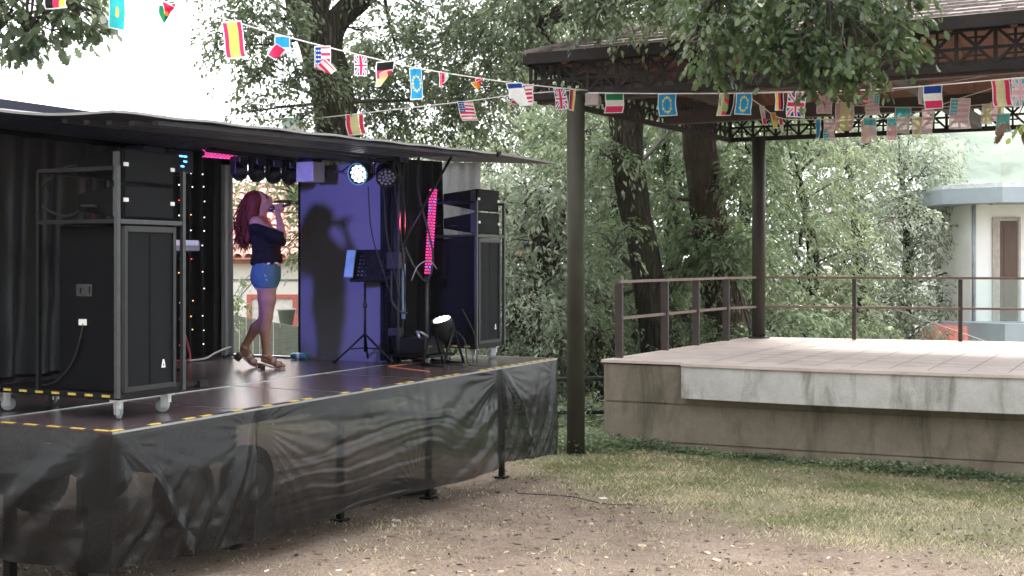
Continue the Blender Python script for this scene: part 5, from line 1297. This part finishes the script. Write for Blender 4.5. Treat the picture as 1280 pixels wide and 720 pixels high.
flag('narrow crumpled red and white cross flag right of the oak trunk', 'A', 450, 15, 26, rot(uj), .5, .1)
flag('black, red and yellow flag folded to a diamond shape over the stage roof', 'A', 482, 24, 31, bands(CK, CR, PY), .0, -.12, (.62, .62, -.75))
flag('long blue flag with gold dots hanging below the upper string', 'A', 519, 15, 40, rot(eu), .3)
flag('small crumpled red, white and green flag right of the long blue one', 'A', 557, 18, 18, rot(bands(CG, CW, CR)), .3, .1, (.6, .55, -.7))
flag('small red and orange flag twisted to a point on the upper string', 'A', 599, 13, 17, bands(CR, CO), -.5, .3, (.7, .5, -.5))
flag('blue and white flag twisted diagonally left of the bandstand eave', 'A', 642, 20, 30, bands(CB, CW, CW, CW), .2, .35, (.25, .6, -2.4))
flag('leaning stars and stripes flag below the bandstand eave corner', 'A', 658, 17, 28, usa, .2, -.2, (.3, .75, -2.4))
flag('red and white cross flag on blue beside the front bandstand column', 'A', 699, 15, 27, rot(uj), .1, .2)
flag('narrow black, red and yellow flag hanging on the front bandstand column', 'A', 716, 8, 27, rot(bands(CY, CR, CK)), .2)
string('B', 'white bunting string from the oak trunk down to the bandstand column', [(385, 149, 16.0), (440, 143, 15.7), (580, 127, 15.2), (650, 118, 14.9), (728, 112, 14.62)])
flag('red and green-yellow striped flag just above the stage awning', 'B', 443, 23, 26, lambda x, y: CR if x < .25 or x > .75 else PY, .1, .1)
flag('slanting stars and stripes flag between awning and eave', 'B', 581, 20, 24, usa, .1, .3)
flag('crumpled red and white flag low beside the twisted blue and white one', 'B', 646, 14, 18, uj, .3, .1, (.5, .6, -1.2))
string('N', 'faint white string along the sky above the stage roof to the oak trunk', [(-60, 138, 10.5), (120, 141, 12.5), (280, 147, 14.5), (385, 148, 16.0)], .005)
flag('faint pale green and white flag above the awning left of the oak trunk', 'N', 366, 26, 18, bands((.55, .75, .66), CW), 0)
string('C', 'white bunting string running below the front frieze of the bandstand', [(735, 116, 14.5), (830, 117, 14.1), (960, 116, 13.6), (1110, 111, 13), (1290, 96, 12.3), (1420, 84, 11.8)])
flag('green, white and red flag right of the front bandstand column', 'C', 768, 24, 25, bands(CG, CW, CR), .1, -.1, curl=.05)
flag('blue flag with a ring of gold stars right of the green, white and red one', 'C', 834, 23, 28, eu, .05, -.08, curl=.05)
flag('yellow, red and black flag with torn green edge at the middle of the frieze', 'C', 909, 20, 28, rot(bands(CK, CR, PY)), .1, -.15, curl=.1)
flag('dark blue gold-starred flag partly behind the yellow, red and black one', 'C', 930, 20, 27, eu, -.3, -.1)
flag('narrow yellow, red and dark flag left of the large cross flag', 'C', 974, 12, 23, rot(bands(CK, CR, CY)), .1)
flag('large bright red and white cross flag on blue in the middle of the bandstand', 'C', 996, 23, 32, uj, .05, -.05, curl=.06)
flag('blue, white and red flag bright against the dark beam on the right', 'C', 1166, 25, 30, bands(CB, CW, CR), .05, -.03, curl=.05)
flag('large red and yellow-green striped flag near the right picture edge', 'C', 1250, 25, 34, lambda x, y: CR if x < .22 or x > .72 else PY, .1, curl=.08)
flag('pale mixed coloured cross flag cut off by the right picture edge', 'C', 1275, 23, 36, lambda x, y: uj(x, y, PINK, PB, PW), .1, curl=.08)
string('E', 'white string sagging low inside the bandstand under the far frieze', [(925, 113, 14), (950, 131, 14.3), (978, 148, 14.7), (1035, 149, 15), (1085, 148, 15), (1120, 147, 14.8), (1160, 137, 14.2), (1200, 123, 13.6), (1290, 96, 12.5), (1400, 70, 11.6)])
flag('crumpled pale pink and red flag beside the far bandstand column', 'E', 952, 10, 24, bands(PW, PINK, CR), .7, .5)
flag('small orange and yellow twisted flag right of the far bandstand column', 'E', 966, 9, 20, bands(CO, CY), .6, .4)
flag('small red and white twisted flag lowest beside the far column', 'E', 976, 7, 18, bands(CR, CW), .6, .3)
flag('small bright blue narrow flag low right of the far column', 'E', 1023, 8, 24, lambda x, y: CLB, .6)
flag('pale striped flag with blue corner hanging upside down', 'E', 1036, 15, 28, lambda x, y: usa(x, 1-y, PINK, PB, PW), .2)
flag('pale flag with blue top in the low middle cluster', 'E', 1087, 17, 26, bands(PB, PW, PW), .1)
flag('pale pink and yellow flag under the blue topped one in the cluster', 'E', 1081, 12, 28, rot(bands(PINK, PY, PINK)), .2, dz=-.03)
flag('small pale pink flag with blue top low in the cluster', 'E', 1115, 11, 28, bands(PB, PINK, PINK), .2)
flag('pale yellow flag hanging low left of the striped pale flag', 'E', 1146, 14, 26, lambda x, y: PY if .3 < x < .8 else PW, .1, dz=-.05)
flag('pale pink striped flag between the yellow and the tricolour flag', 'E', 1160, 17, 30, lambda x, y: usa(x, y, PINK, PINK, PW), .1, -.1)
flag('pale pink and white striped flag with teal corner on the right', 'E', 1201, 24, 38, lambda x, y: usa(x, y, PINK, PB, PW), .1)
string('F', 'white string crossing the bandstand behind the lower flags', [(950, 114, 15), (1035, 116, 15.6), (1060, 130, 15.9), (1130, 134, 15.8), (1235, 130, 15), (1320, 108, 14.2)])
flag('backlit pale pink cross flag behind the bright cross flag', 'F', 1033, 17, 27, lambda x, y: uj(x, y, PINK, PW, PW), .1)
flag('pale pink flag with a broad yellow-green stripe in the bandstand middle', 'F', 1056, 22, 36, rot(lambda x, y: spain_p(x, y)), .1)
flag('pale pink flag with broad blue top in the middle of the low cluster', 'F', 1129, 21, 33, bands(PB, PW, PW), .05, curl=.06)
flag('backlit pale yellowish flag left of the large striped flag on the right', 'F', 1234, 13, 25, lambda x, y: PY if x > .35 else PW, .1)
flag('backlit pale pink and yellow flag below the large striped flag on the right', 'F', 1246, 15, 24, rot(bands(PY, PINK)), .1)
flag('small cyan flag lowest near the right picture edge', 'F', 1254, 16, 24, lambda x, y: (.16, .62, .66), .1, dz=-.16)
string('G', 'white string rising to the right across the bandstand opening', [(1000, 117, 13.7), (1091, 116, 14.2), (1200, 100, 13.4), (1300, 84, 12.8), (1400, 68, 12.2)])
flag('small red and white striped flag blown sideways above the cluster', 'G', 1077, 18, 14, bands(CR, CW, CR, CW, CR), .2, .25)
flag('pale pink striped flag with teal corner right of the blown striped one', 'G', 1091, 16, 28, lambda x, y: usa(1-x, y, PINK, PB, PW), .1)
flag('narrow teal and white flag left of the tricolour on the right', 'G', 1152, 9, 24, rot(bands(CT, PW)), .3)

# ------------------------------------------------------------------ the singer: signed distances -> one continuous surface
class SDF:
    def __init__(self, lo, hi, h):
        self.lo = np.array(lo, float); self.h = h; self.n = np.ceil((np.array(hi)-self.lo)/h).astype(int)+1
        self.g = np.full(self.n, 1.0)
    def block(self, lo, hi):
        a = np.clip(np.floor((np.array(lo)-self.lo)/self.h).astype(int), 0, self.n); b = np.clip(np.ceil((np.array(hi)-self.lo)/self.h).astype(int)+1, 0, self.n)
        X = np.meshgrid(*[self.lo[k]+self.h*np.arange(a[k], b[k]) for k in range(3)], indexing='ij')
        return tuple(slice(a[k], b[k]) for k in range(3)), X
    def smin(self, sl, d, k):
        g = self.g[sl]; h = np.clip(.5+.5*(g-d)/k, 0, 1); self.g[sl] = g*(1-h)+d*h-k*h*(1-h)
    def cap(self, a, b, ra, rb, k=.02, sc=(1, 1, 1)):
        a = np.array(a, float); b = np.array(b, float); sc = np.array(sc, float); pad = max(ra, rb)*max(1, (1/sc).max())+k+.03
        sl, X = self.block(np.minimum(a, b)-pad, np.maximum(a, b)+pad)
        P = [X[i]-a[i] for i in range(3)]; v = b-a; L2 = max(1e-9, (v*v).sum())
        t = np.clip(sum(P[i]*v[i] for i in range(3))/L2, 0, 1)
        d = np.sqrt(sum(((P[i]-t*v[i])*sc[i])**2 for i in range(3)))-(ra+(rb-ra)*t)
        self.smin(sl, d, k); return self
    def ell(self, c, r, k=.02):
        c = np.array(c, float); r = np.array(r, float); sl, X = self.block(c-r-k-.03, c+r+k+.03)
        q = np.sqrt(sum(((X[i]-c[i])/r[i])**2 for i in range(3))); self.smin(sl, (q-1)*r.min(), k); return self
    def cut(self, f):
        X = np.meshgrid(*[self.lo[k]+self.h*np.arange(self.n[k]) for k in range(3)], indexing='ij'); self.g = np.maximum(self.g, f(*X)); return self
    def mesh(self, name, m, parent):
        g = self.g; g = np.pad(g, 1, constant_values=1.); n = g.shape; ins = g < 0
        c = np.zeros(tuple(k-1 for k in n), int); acc = np.zeros(c.shape+(3,)); cnt = np.zeros(c.shape)
        cs = lambda i, j, k: tuple(slice(o, o+s-1) for o, s in zip((i, j, k), n))
        corner = [(i, j, k) for i in (0, 1) for j in (0, 1) for k in (0, 1)]
        for p in corner:
            for ax in range(3):
                if p[ax] == 0:
                    q = list(p); q[ax] = 1; A = g[cs(*p)]; Bv = g[cs(*q)]; x = (A < 0) != (Bv < 0); t = np.where(x, A/(A-Bv+1e-12), 0)
                    for d in range(3): acc[..., d] += np.where(x, p[d]+(t if d == ax else 0), 0)
                    cnt += x
        act = cnt > 0; idx = np.full(c.shape, -1); idx[act] = np.arange(act.sum())
        ijk = np.stack(np.nonzero(act), 1); V = (ijk+acc[act]/cnt[act][:, None]-1)*self.h+self.lo
        Fs = []
        for ax in range(3):
            u, v = (ax+1) % 3, (ax+2) % 3
            s0 = [slice(1, -1)]*3; s0[ax] = slice(0, -1); s1 = list(s0); s1[ax] = slice(1, None)
            A = ins[tuple(s0)]; Bv = ins[tuple(s1)]; e = np.stack(np.nonzero(A != Bv), 1); fl = A[A != Bv]
            e[:, u] += 1; e[:, v] += 1
            def cell(du, dv):
                w_ = e.copy(); w_[:, u] += du; w_[:, v] += dv; return idx[w_[:, 0], w_[:, 1], w_[:, 2]]
            Q = np.stack([cell(-1, -1), cell(0, -1), cell(0, 0), cell(-1, 0)], 1); Q[~fl] = Q[~fl][:, ::-1]; Fs.append(Q)
        Fs = np.concatenate(Fs); me = bpy.data.meshes.new(name); me.from_pydata(V.tolist(), [], Fs.tolist()); me.materials.append(m)
        me.polygons.foreach_set('use_smooth', [True]*len(me.polygons)); me.update()
        o = bpy.data.objects.new(name, me); COL.objects.link(o); o.parent = parent
        sm = o.modifiers.new('smooth', 'SMOOTH'); sm.factor = .5; sm.iterations = 2
        return o
px0 = at(325, 460, 11.9)
sg = thing('person', 'red-haired woman in black top and denim shorts, singing on the stage', 'person', (px0.x, px0.y, ZD))
skin = mat('skin', (.31, .16, .11), .5, 0, .08, 12, .05, 200, spec=.2)
skin.node_tree.nodes['Principled BSDF'].inputs['Subsurface Weight'].default_value = .12
skin.node_tree.nodes['Principled BSDF'].inputs['Subsurface Radius'].default_value = (.02, .008, .005)
b = SDF((-.35, -.32, -.02), (.42, .34, 1.75), .0065)
SH = [(0.0, -.155, 1.385), (-.005, .155, 1.385)]                      # right (near), left shoulder
hd = np.array((.005, 0, 1.585)); tilt = math.radians(31)
fw = np.array((math.cos(tilt), 0, math.sin(tilt))); hu = np.array((-math.sin(tilt), 0, math.cos(tilt)))
H = lambda f, u, y=0: tuple(hd+fw*f+hu*u+np.array((0, y, 0)))
# torso
b.cap((.02, -.06, 1.33), (.02, .06, 1.33), .105, .105, .05, (1.15, 1, 1)); b.cap((.055, -.06, 1.2), (.055, .06, 1.2), .10, .10, .06, (1.05, 1, 1))
b.cap((.065, -.045, 1.06), (.065, .045, 1.06), .098, .098, .07); b.cap((.065, -.07, .93), (.065, .07, .93), .118, .118, .06); b.cap((.04, -.065, .86), (.04, .065, .86), .115, .115, .05)
for s in (-1, 1): b.ell((.115, s*.075, 1.225), (.068, .068, .07), .03)
b.cap(SH[0], SH[1], .062, .062, .05); b.cap((.0, 0, 1.38), H(-.035, -.085), .058, .05, .04)
# head
b.ell(H(-.012, .03), (.098, .077, .098), .02); b.cap(H(.045, -.03), H(.055, -.075), .05, .032, .03, (1, 1.05, 1)); b.cap(H(.0, -.04), H(.05, -.08), .055, .028, .03)
b.cap(H(.086, .022), H(.109, -.012), .009, .014, .012); b.cap(H(.10, -.016), H(.095, -.02, 0), .016, .012, .008)
b.cap(H(.088, -.036, -.014), H(.088, -.036, .014), .0095, .0095, .006); b.cap(H(.087, -.052, -.012), H(.087, -.052, .012), .010, .010, .006); b.ell(H(.078, -.08), (.02, .02, .018), .012)
for s in (-1, 1): b.cap(H(.078, .032, s*.012), H(.072, .03, s*.045), .011, .010, .012); b.cap(H(-.01, .012, s*.076), H(-.015, -.02, s*.073), .014, .009, .008); b.ell(H(.062, -.018, s*.04), (.022, .02, .02), .02)
# right arm bent up to the microphone (towards the camera side)
EL = (.245, -.17, 1.265); WR = (.185, -.085, 1.485)
b.cap(SH[0], (.1, -.185, 1.33), .056, .046, .04); b.cap((.1, -.185, 1.33), EL, .045, .038, .02); b.cap(EL, (.225, -.14, 1.35), .037, .036, .015); b.cap((.225, -.14, 1.35), WR, .036, .025, .015)
# left arm hanging, slightly bent
b.cap(SH[1], (.0, .2, 1.12), .052, .04, .04); b.cap((.0, .2, 1.12), (.06, .2, .90), .038, .025, .015); b.cap((.06, .2, .90), (.075, .195, .84), .026, .024, .012, (1, 1.4, 1))
for i, (dx, l) in enumerate(((-.025, .06), (-.008, .072), (.01, .075), (.027, .068))):
    p = (.07+dx, .197, .825); q = (.075+dx*1.2, .193, .825-l*.5); r_ = (.085+dx*1.2, .18, .825-l); b.cap(p, q, .0095, .009, .006); b.cap(q, r_, .009, .0075, .005)
b.cap((.095, .19, .86), (.115, .175, .82), .011, .009, .01)
# right hand closed round the microphone
M0 = np.array((.112, -.022, 1.528)); M1 = np.array((.30, -.035, 1.572)); md = (M1-M0)/np.linalg.norm(M1-M0); G = M0+md*.075
su = np.cross(md, (0, 1, 0)); su /= np.linalg.norm(su); sy = np.cross(su, md)
if su[2] < 0: su, sy = -su, -sy
def ring(c, r, an): return c+(su*math.sin(an)+np.array((0, -1, 0))*math.cos(an))*r
palm = G-su*.030+np.array((0, -.012, 0)); b.cap(WR, palm+md*.015, .024, .026, .015, (1, 1, 1)); b.cap(palm-md*.022, palm+md*.034, .021, .019, .012)
for i in range(4):
    c = G+md*(-.024+.0195*i); pts = [ring(c, .031, a) for a in (-1.25, -.35, .5, 1.35, 2.1)]; L_ = (.86, .97, 1, .93)[i]
    for j in range(4): b.cap(pts[j], pts[j]+(pts[j+1]-pts[j])*L_, .0098-.0008*j, .0092-.0008*j, .004)
th = [palm-md*.022+np.array((0, .012, 0)), G-md*.035+np.array((.0, .022, -.018)), G-md*.03+np.array((0, .030, .008)), G-md*.015+np.array((0, .024, .026))]
for j in range(3): b.cap(th[j], th[j+1], .0125-.0012*j, .0113-.0012*j, .006)
# legs: front leg straight, rear leg trailing on the toe
def leg(hip, knee, ank, toe, heel, ball):
    hip, knee, ank, toe, heel, ball = map(np.array, (hip, knee, ank, toe, heel, ball)); mid_ = knee+(ank-knee)*.33+np.array((-.022, 0, 0))
    b.cap(hip, hip+(knee-hip)*.5+np.array((.012, 0, 0)), .098, .077, .04); b.cap(hip+(knee-hip)*.5+np.array((.012, 0, 0)), knee, .075, .052, .02); b.cap(knee, mid_, .050, .052, .02); b.cap(mid_, ank, .051, .031, .02)
    b.cap(ank, heel+np.array((.01, 0, .02)), .032, .027, .015); b.cap(ank, ball, .031, .026, .02, (1, .9, 1)); b.cap(heel, ball, .024, .025, .012); b.cap(ball, toe, .026, .017, .012, (1, .72, 1))
    for i in range(5): q = ball+(toe-ball)*(1-.09*abs(i-1))+np.array((0, (i-2)*.0155, -.002)); b.cap(ball+(toe-ball)*.5+np.array((0, (i-2)*.014, 0)), q, .011, .0085, .004)
FT = dict(hip=(.075, -.085, .84), knee=(.082, -.07, .485), ank=(.075, -.07, .135), toe=(.245, -.085, .028), heel=(.045, -.07, .085), ball=(.175, -.08, .045))
RR = dict(hip=(.04, .085, .84), knee=(.02, .085, .46), ank=(-.165, .095, .205), toe=(-.05, .11, .028), heel=(-.195, .095, .165), ball=(-.10, .105, .062))
leg(**FT); leg(**RR)
b.mesh('body', skin, sg)
# clothes
def garment(name, m, build, cuts):
    g = SDF((-.2, -.32, .7), (.45, .32, 1.5), .0075); build(g)
    for c in cuts: g.cut(c)
    return g.mesh(name, m, sg)
topm = mat('top_black', (.007, .006, .008), .85, 0, .3, 8, .3, 60, spec=.1)
def top(g):
    g.cap((.02, -.07, 1.32), (.02, .07, 1.32), .122, .122, .05, (1.1, 1, 1)); g.cap((.06, -.07, 1.2), (.06, .07, 1.2), .122, .122, .06, (.98, 1, 1)); g.cap((.065, -.06, 1.06), (.065, .06, 1.06), .128, .128, .07); g.cap((.065, -.07, .98), (.065, .07, .98), .140, .140, .05)
    for s in (-1, 1): g.ell((.118, s*.075, 1.225), (.08, .082, .085), .03)
    g.cap((0, -.15, 1.36), (0, .15, 1.36), .07, .07, .04)
    g.cap((.02, -.16, 1.35), (.12, -.19, 1.31), .075, .068, .03); g.cap((.12, -.19, 1.31), (.205, -.18, 1.265), .066, .068, .02); g.cap((.15, -.19, 1.26), (.245, -.175, 1.205), .05, .04, .03)
    g.cap((0, .155, 1.36), (0, .2, 1.16), .07, .066, .03)
wr = lambda X, Y, Z: .006*np.sin(X*38+Z*24+Y*15)*np.sin(Y*26-Z*17+X*9)
def top2(g): top(g); g.cut(lambda X, Y, Z: g.g+wr(X, Y, Z))
garment('black_top', topm, top2, [lambda X, Y, Z: Z-1.385+.35*np.maximum(0, X-.02)+.0*Y, lambda X, Y, Z: (.985+.03*np.clip((X-.1)/.08, 0, 1))-Z+.010*np.sin(Y*30+X*25), lambda X, Y, Z: 1.12-Z-(np.abs(Y) < .165)*10.])
denim = mat('denim_blue', (.032, .09, .135), .75, 0, .3, 30, .3, 250)
def shorts(g):
    g.cap((.065, -.07, .98), (.065, .07, .98), .115, .115, .05); g.cap((.06, -.075, .88), (.05, .075, .88), .136, .136, .05)
    g.cap((.068, -.085, .86), (.077, -.085, .74), .118, .108, .02); g.cap((.045, .085, .86), (.036, .085, .74), .118, .108, .02); g.cut(lambda X, Y, Z: g.g+.4*wr(X*1.4, Y, Z*1.3))
so_ = garment('denim_shorts', denim, shorts, [lambda X, Y, Z: Z-1.005, lambda X, Y, Z: .775-Z])
fr_ = MB()
for leg_c, y0 in ((.077, -.085), (.036, .085)):
    for k in range(30):
        a = k*.2094; p = Vector((leg_c+.103*math.cos(a), y0+.103*math.sin(a), .78)); fr_.bar(p, p+Vector((random.uniform(-.006, .006), random.uniform(-.006, .006), -random.uniform(.012, .028))), .003)
fr_.build('frayed_hem', mat('denim_fray', (.35, .45, .55), .8), so_)
MB().bar((.085, -.226, .90), (.105, -.224, .88), .012, .004).bar((.10, -.222, .86), (.115, -.22, .84), .012, .004).build('worn_patch', mat('denim_pale', (.45, .55, .65), .8), so_)
bl_ = MB(); P = np.array([[(.065+(.122+.0)*math.cos(a), (.192)*math.sin(a), z+.010*math.cos(a)) for a in np.linspace(-1.25, 1.25, 25)] for z in (.975, 1.008)]); bl_.grid(P)
bl_.build('belt', mat('belt_white', (.7, .66, .6), .5), sg); MB().box((.19, -.02, 1.0), (.012, .05, .045)).build('belt_buckle', zinc, sg)
# hair: a mass with many wavy locks
hairm = mat('hair_red_brown', (.065, .009, .008), .55, 0, .4, 20, .3, 120, stretch=(3, 3, .5), col2=(.14, .02, .016), spec=.12)
g = SDF((-.4, -.2, 1.0), (.2, .2, 1.8), .0075)
g.ell(H(-.04, .045), (.112, .094, .105), .02); g.cap(H(-.08, .03), (-.115, 0, 1.44), .085, .088, .03, (1, .82, 1)); g.cap((-.115, 0, 1.44), (-.125, 0, 1.24), .085, .05, .03, (1, .65, 1))
for s in (-1, 1): g.cap(H(-.02, .05, s*.06), (-.06, s*.09, 1.42), .048, .042, .03); g.cap((-.06, s*.09, 1.42), (-.10, s*.095, 1.22), .042, .025, .02)
nrm = fw*1.0
g.cut(lambda X, Y, Z: .0-(-( (X-hd[0])*fw[0]+(Z-hd[2])*fw[2])+.062+.9*np.clip((Z-hd[2])*hu[2]+(X-hd[0])*hu[0]-.06, 0, .1)*-.4))
g.cut(lambda X, Y, Z: -(-g.g-.006*np.sin(Y*120+np.sin(Z*28)*2)*np.sin(X*70+Z*40)))
hm = g.mesh('hair', hairm, sg)
lk = MB()
for k in range(230):
    a = RNG.uniform(0, 2*math.pi); y0 = RNG.uniform(-.09, .09); s0 = Vector(H(RNG.uniform(-.13, -.02), RNG.uniform(.02, .12), y0)); ln = RNG.uniform(.32, .50)
    if abs(y0) > .07: ln *= .9
    ex = -.125+RNG.normal()*.045; ey = y0*1.1+RNG.normal()*.025; ez = max(1.10, s0.z-ln)
    pts = []
    for t in np.linspace(0, 1, 15):
        w_ = .016*t*math.sin(t*19+a); w2 = .014*t*math.sin(t*16+a*2)
        out = -.075*math.sin(min(1, t*1.6)*math.pi*.5)*(1-t*.35)
        pts.append((s0.x*(1-t)+ex*t+out*.6+w_, s0.y*(1-t)+ey*t+w2+math.copysign(.02, y0)*math.sin(t*3), s0.z*(1-t**1.25)+ez*t**1.25))
    lk.tube(pts, [.0065]*3+[.006]*9+[.0045, .003, .0012], 5)
lk.build('hair_locks', hairm, hm)
ef = MB()
for s in (-1, 1): ef.lathe([(0, -.003), (.011, -.001), (.013, .002), (0, .004)], H(.0845, .012, s*.032), Vector(fw)+Vector((0, s*.45, 0)), 10)
ef.build('eyelid', mat('eye_shadow', (.10, .05, .05), .5), sg)
ef = MB()
for s in (-1, 1): ef.tube([H(.094, .036, s*.014), H(.092, .043, s*.032), H(.078, .036, s*.052)], [.003, .0036, .002], 5)
ef.build('eyebrow', hairm, sg)
MB().tube([H(.0975, -.0365, -.016), H(.1, -.035, 0), H(.0975, -.0365, .016)], [.003, .006, .003], 6).tube([H(.096, -.053, -.014), H(.099, -.0535, 0), H(.096, -.053, .014)], [.003, .0065, .003], 6).build('lips', mat('lips', (.36, .08, .09), .4), sg)
# sandals with block heels
shoe = mat('sandal_tan_pink', (.46, .31, .30), .5, 0, .2, 20); soleM = mat('sandal_sole', (.06, .045, .045), .6)
def sandal(d, flat):
    ank, toe, heel, ball = (Vector(d[k]) for k in ('ank', 'toe', 'heel', 'ball'))
    t = MB(); dr = Vector((1, 0, 0)); hb_ = heel+Vector((-.022, 0, -.028)); bb = ball+Vector((0, 0, -.034)); tt = toe+Vector((.012, 0, -.022))
    Wd = [(hb_, .030), ((hb_+bb)/2+Vector((0, 0, -.004)), .030), (bb, .042), (bb.lerp(tt, .6), .042), (tt, .028)]
    P0 = [(p+Vector((0, -w_, 0)), p+Vector((0, w_, 0))) for p, w_ in Wd]; th_ = Vector((0, 0, -.011)) if flat else Vector((0, 0, -.011))
    vs = []; [vs.extend([a, c, a+th_, c+th_]) for a, c in P0]; n = len(P0); fs = [(0, 1, 3, 2), (4*n-4, 4*n-2, 4*n-1, 4*n-3)]
    for i in range(n-1):
        o = 4*i; fs += [(o, o+4, o+5, o+1), (o+2, o+3, o+7, o+6), (o, o+2, o+6, o+4), (o+1, o+5, o+7, o+3)]
    t.add(vs, fs, False); ob = t.build('sandal', shoe, sg)
    ax = (Vector((0, 0, 1)) if flat else (heel-ank).normalized()*-1)
    h_ = MB(); top_ = hb_+Vector((.012, 0, -.008)); bot = Vector((top_.x-.008, top_.y, .001)) if flat else top_+Vector((-.045, 0, -.055))
    h_.tube([top_, bot], [.037, .034], 12); h_.build('block_heel', soleM, ob)
    s_ = MB()
    def strap(c, ry, rz, dirv, wd):
        Mx = Vector(dirv).normalized(); P = []
        u = Vector((0, 1, 0)); v = Mx.cross(u)
        for e in (-wd, wd): P.append([tuple(c+Mx*e+u*(ry*math.cos(a))+v*(rz*math.sin(a))) for a in np.linspace(0, 2*math.pi, 25)])
        s_.grid(np.array(P))
    fd = (ball-heel).normalized()
    strap(ball.lerp(toe, .3), .050, .036, (toe-ball), .020); strap(ball.lerp(ank, .28), .046, .040, fd, .015); strap(ank+Vector((0, 0, -.005)), .041, .045, (Vector((0, 0, 1)) if flat else (ank-Vector(d['knee'])).normalized()), .010)
    s_.build('strap', shoe, ob)
sandal(FT, True); sandal(RR, False)
mk = thing('microphone', 'black wireless microphone held to the mouth of the singer', 'microphone', (px0.x, px0.y, ZD))
mb_ = MB().lathe([(0, -.028), (.016, -.025), (.025, -.012), (.026, .005), (.02, .022), (.019, .026)], M0, Vector(md), 16); mb_.build('grille_ball', mat('mic_grille', (.08, .08, .09), .4, .8), mk)
MB().lathe([(.021, .024), (.021, .034), (.0165, .04), (.0145, .10), (.013, .185), (.0125, .195), (0, .195)], M0, Vector(md), 16).build('handle', dark, mk)
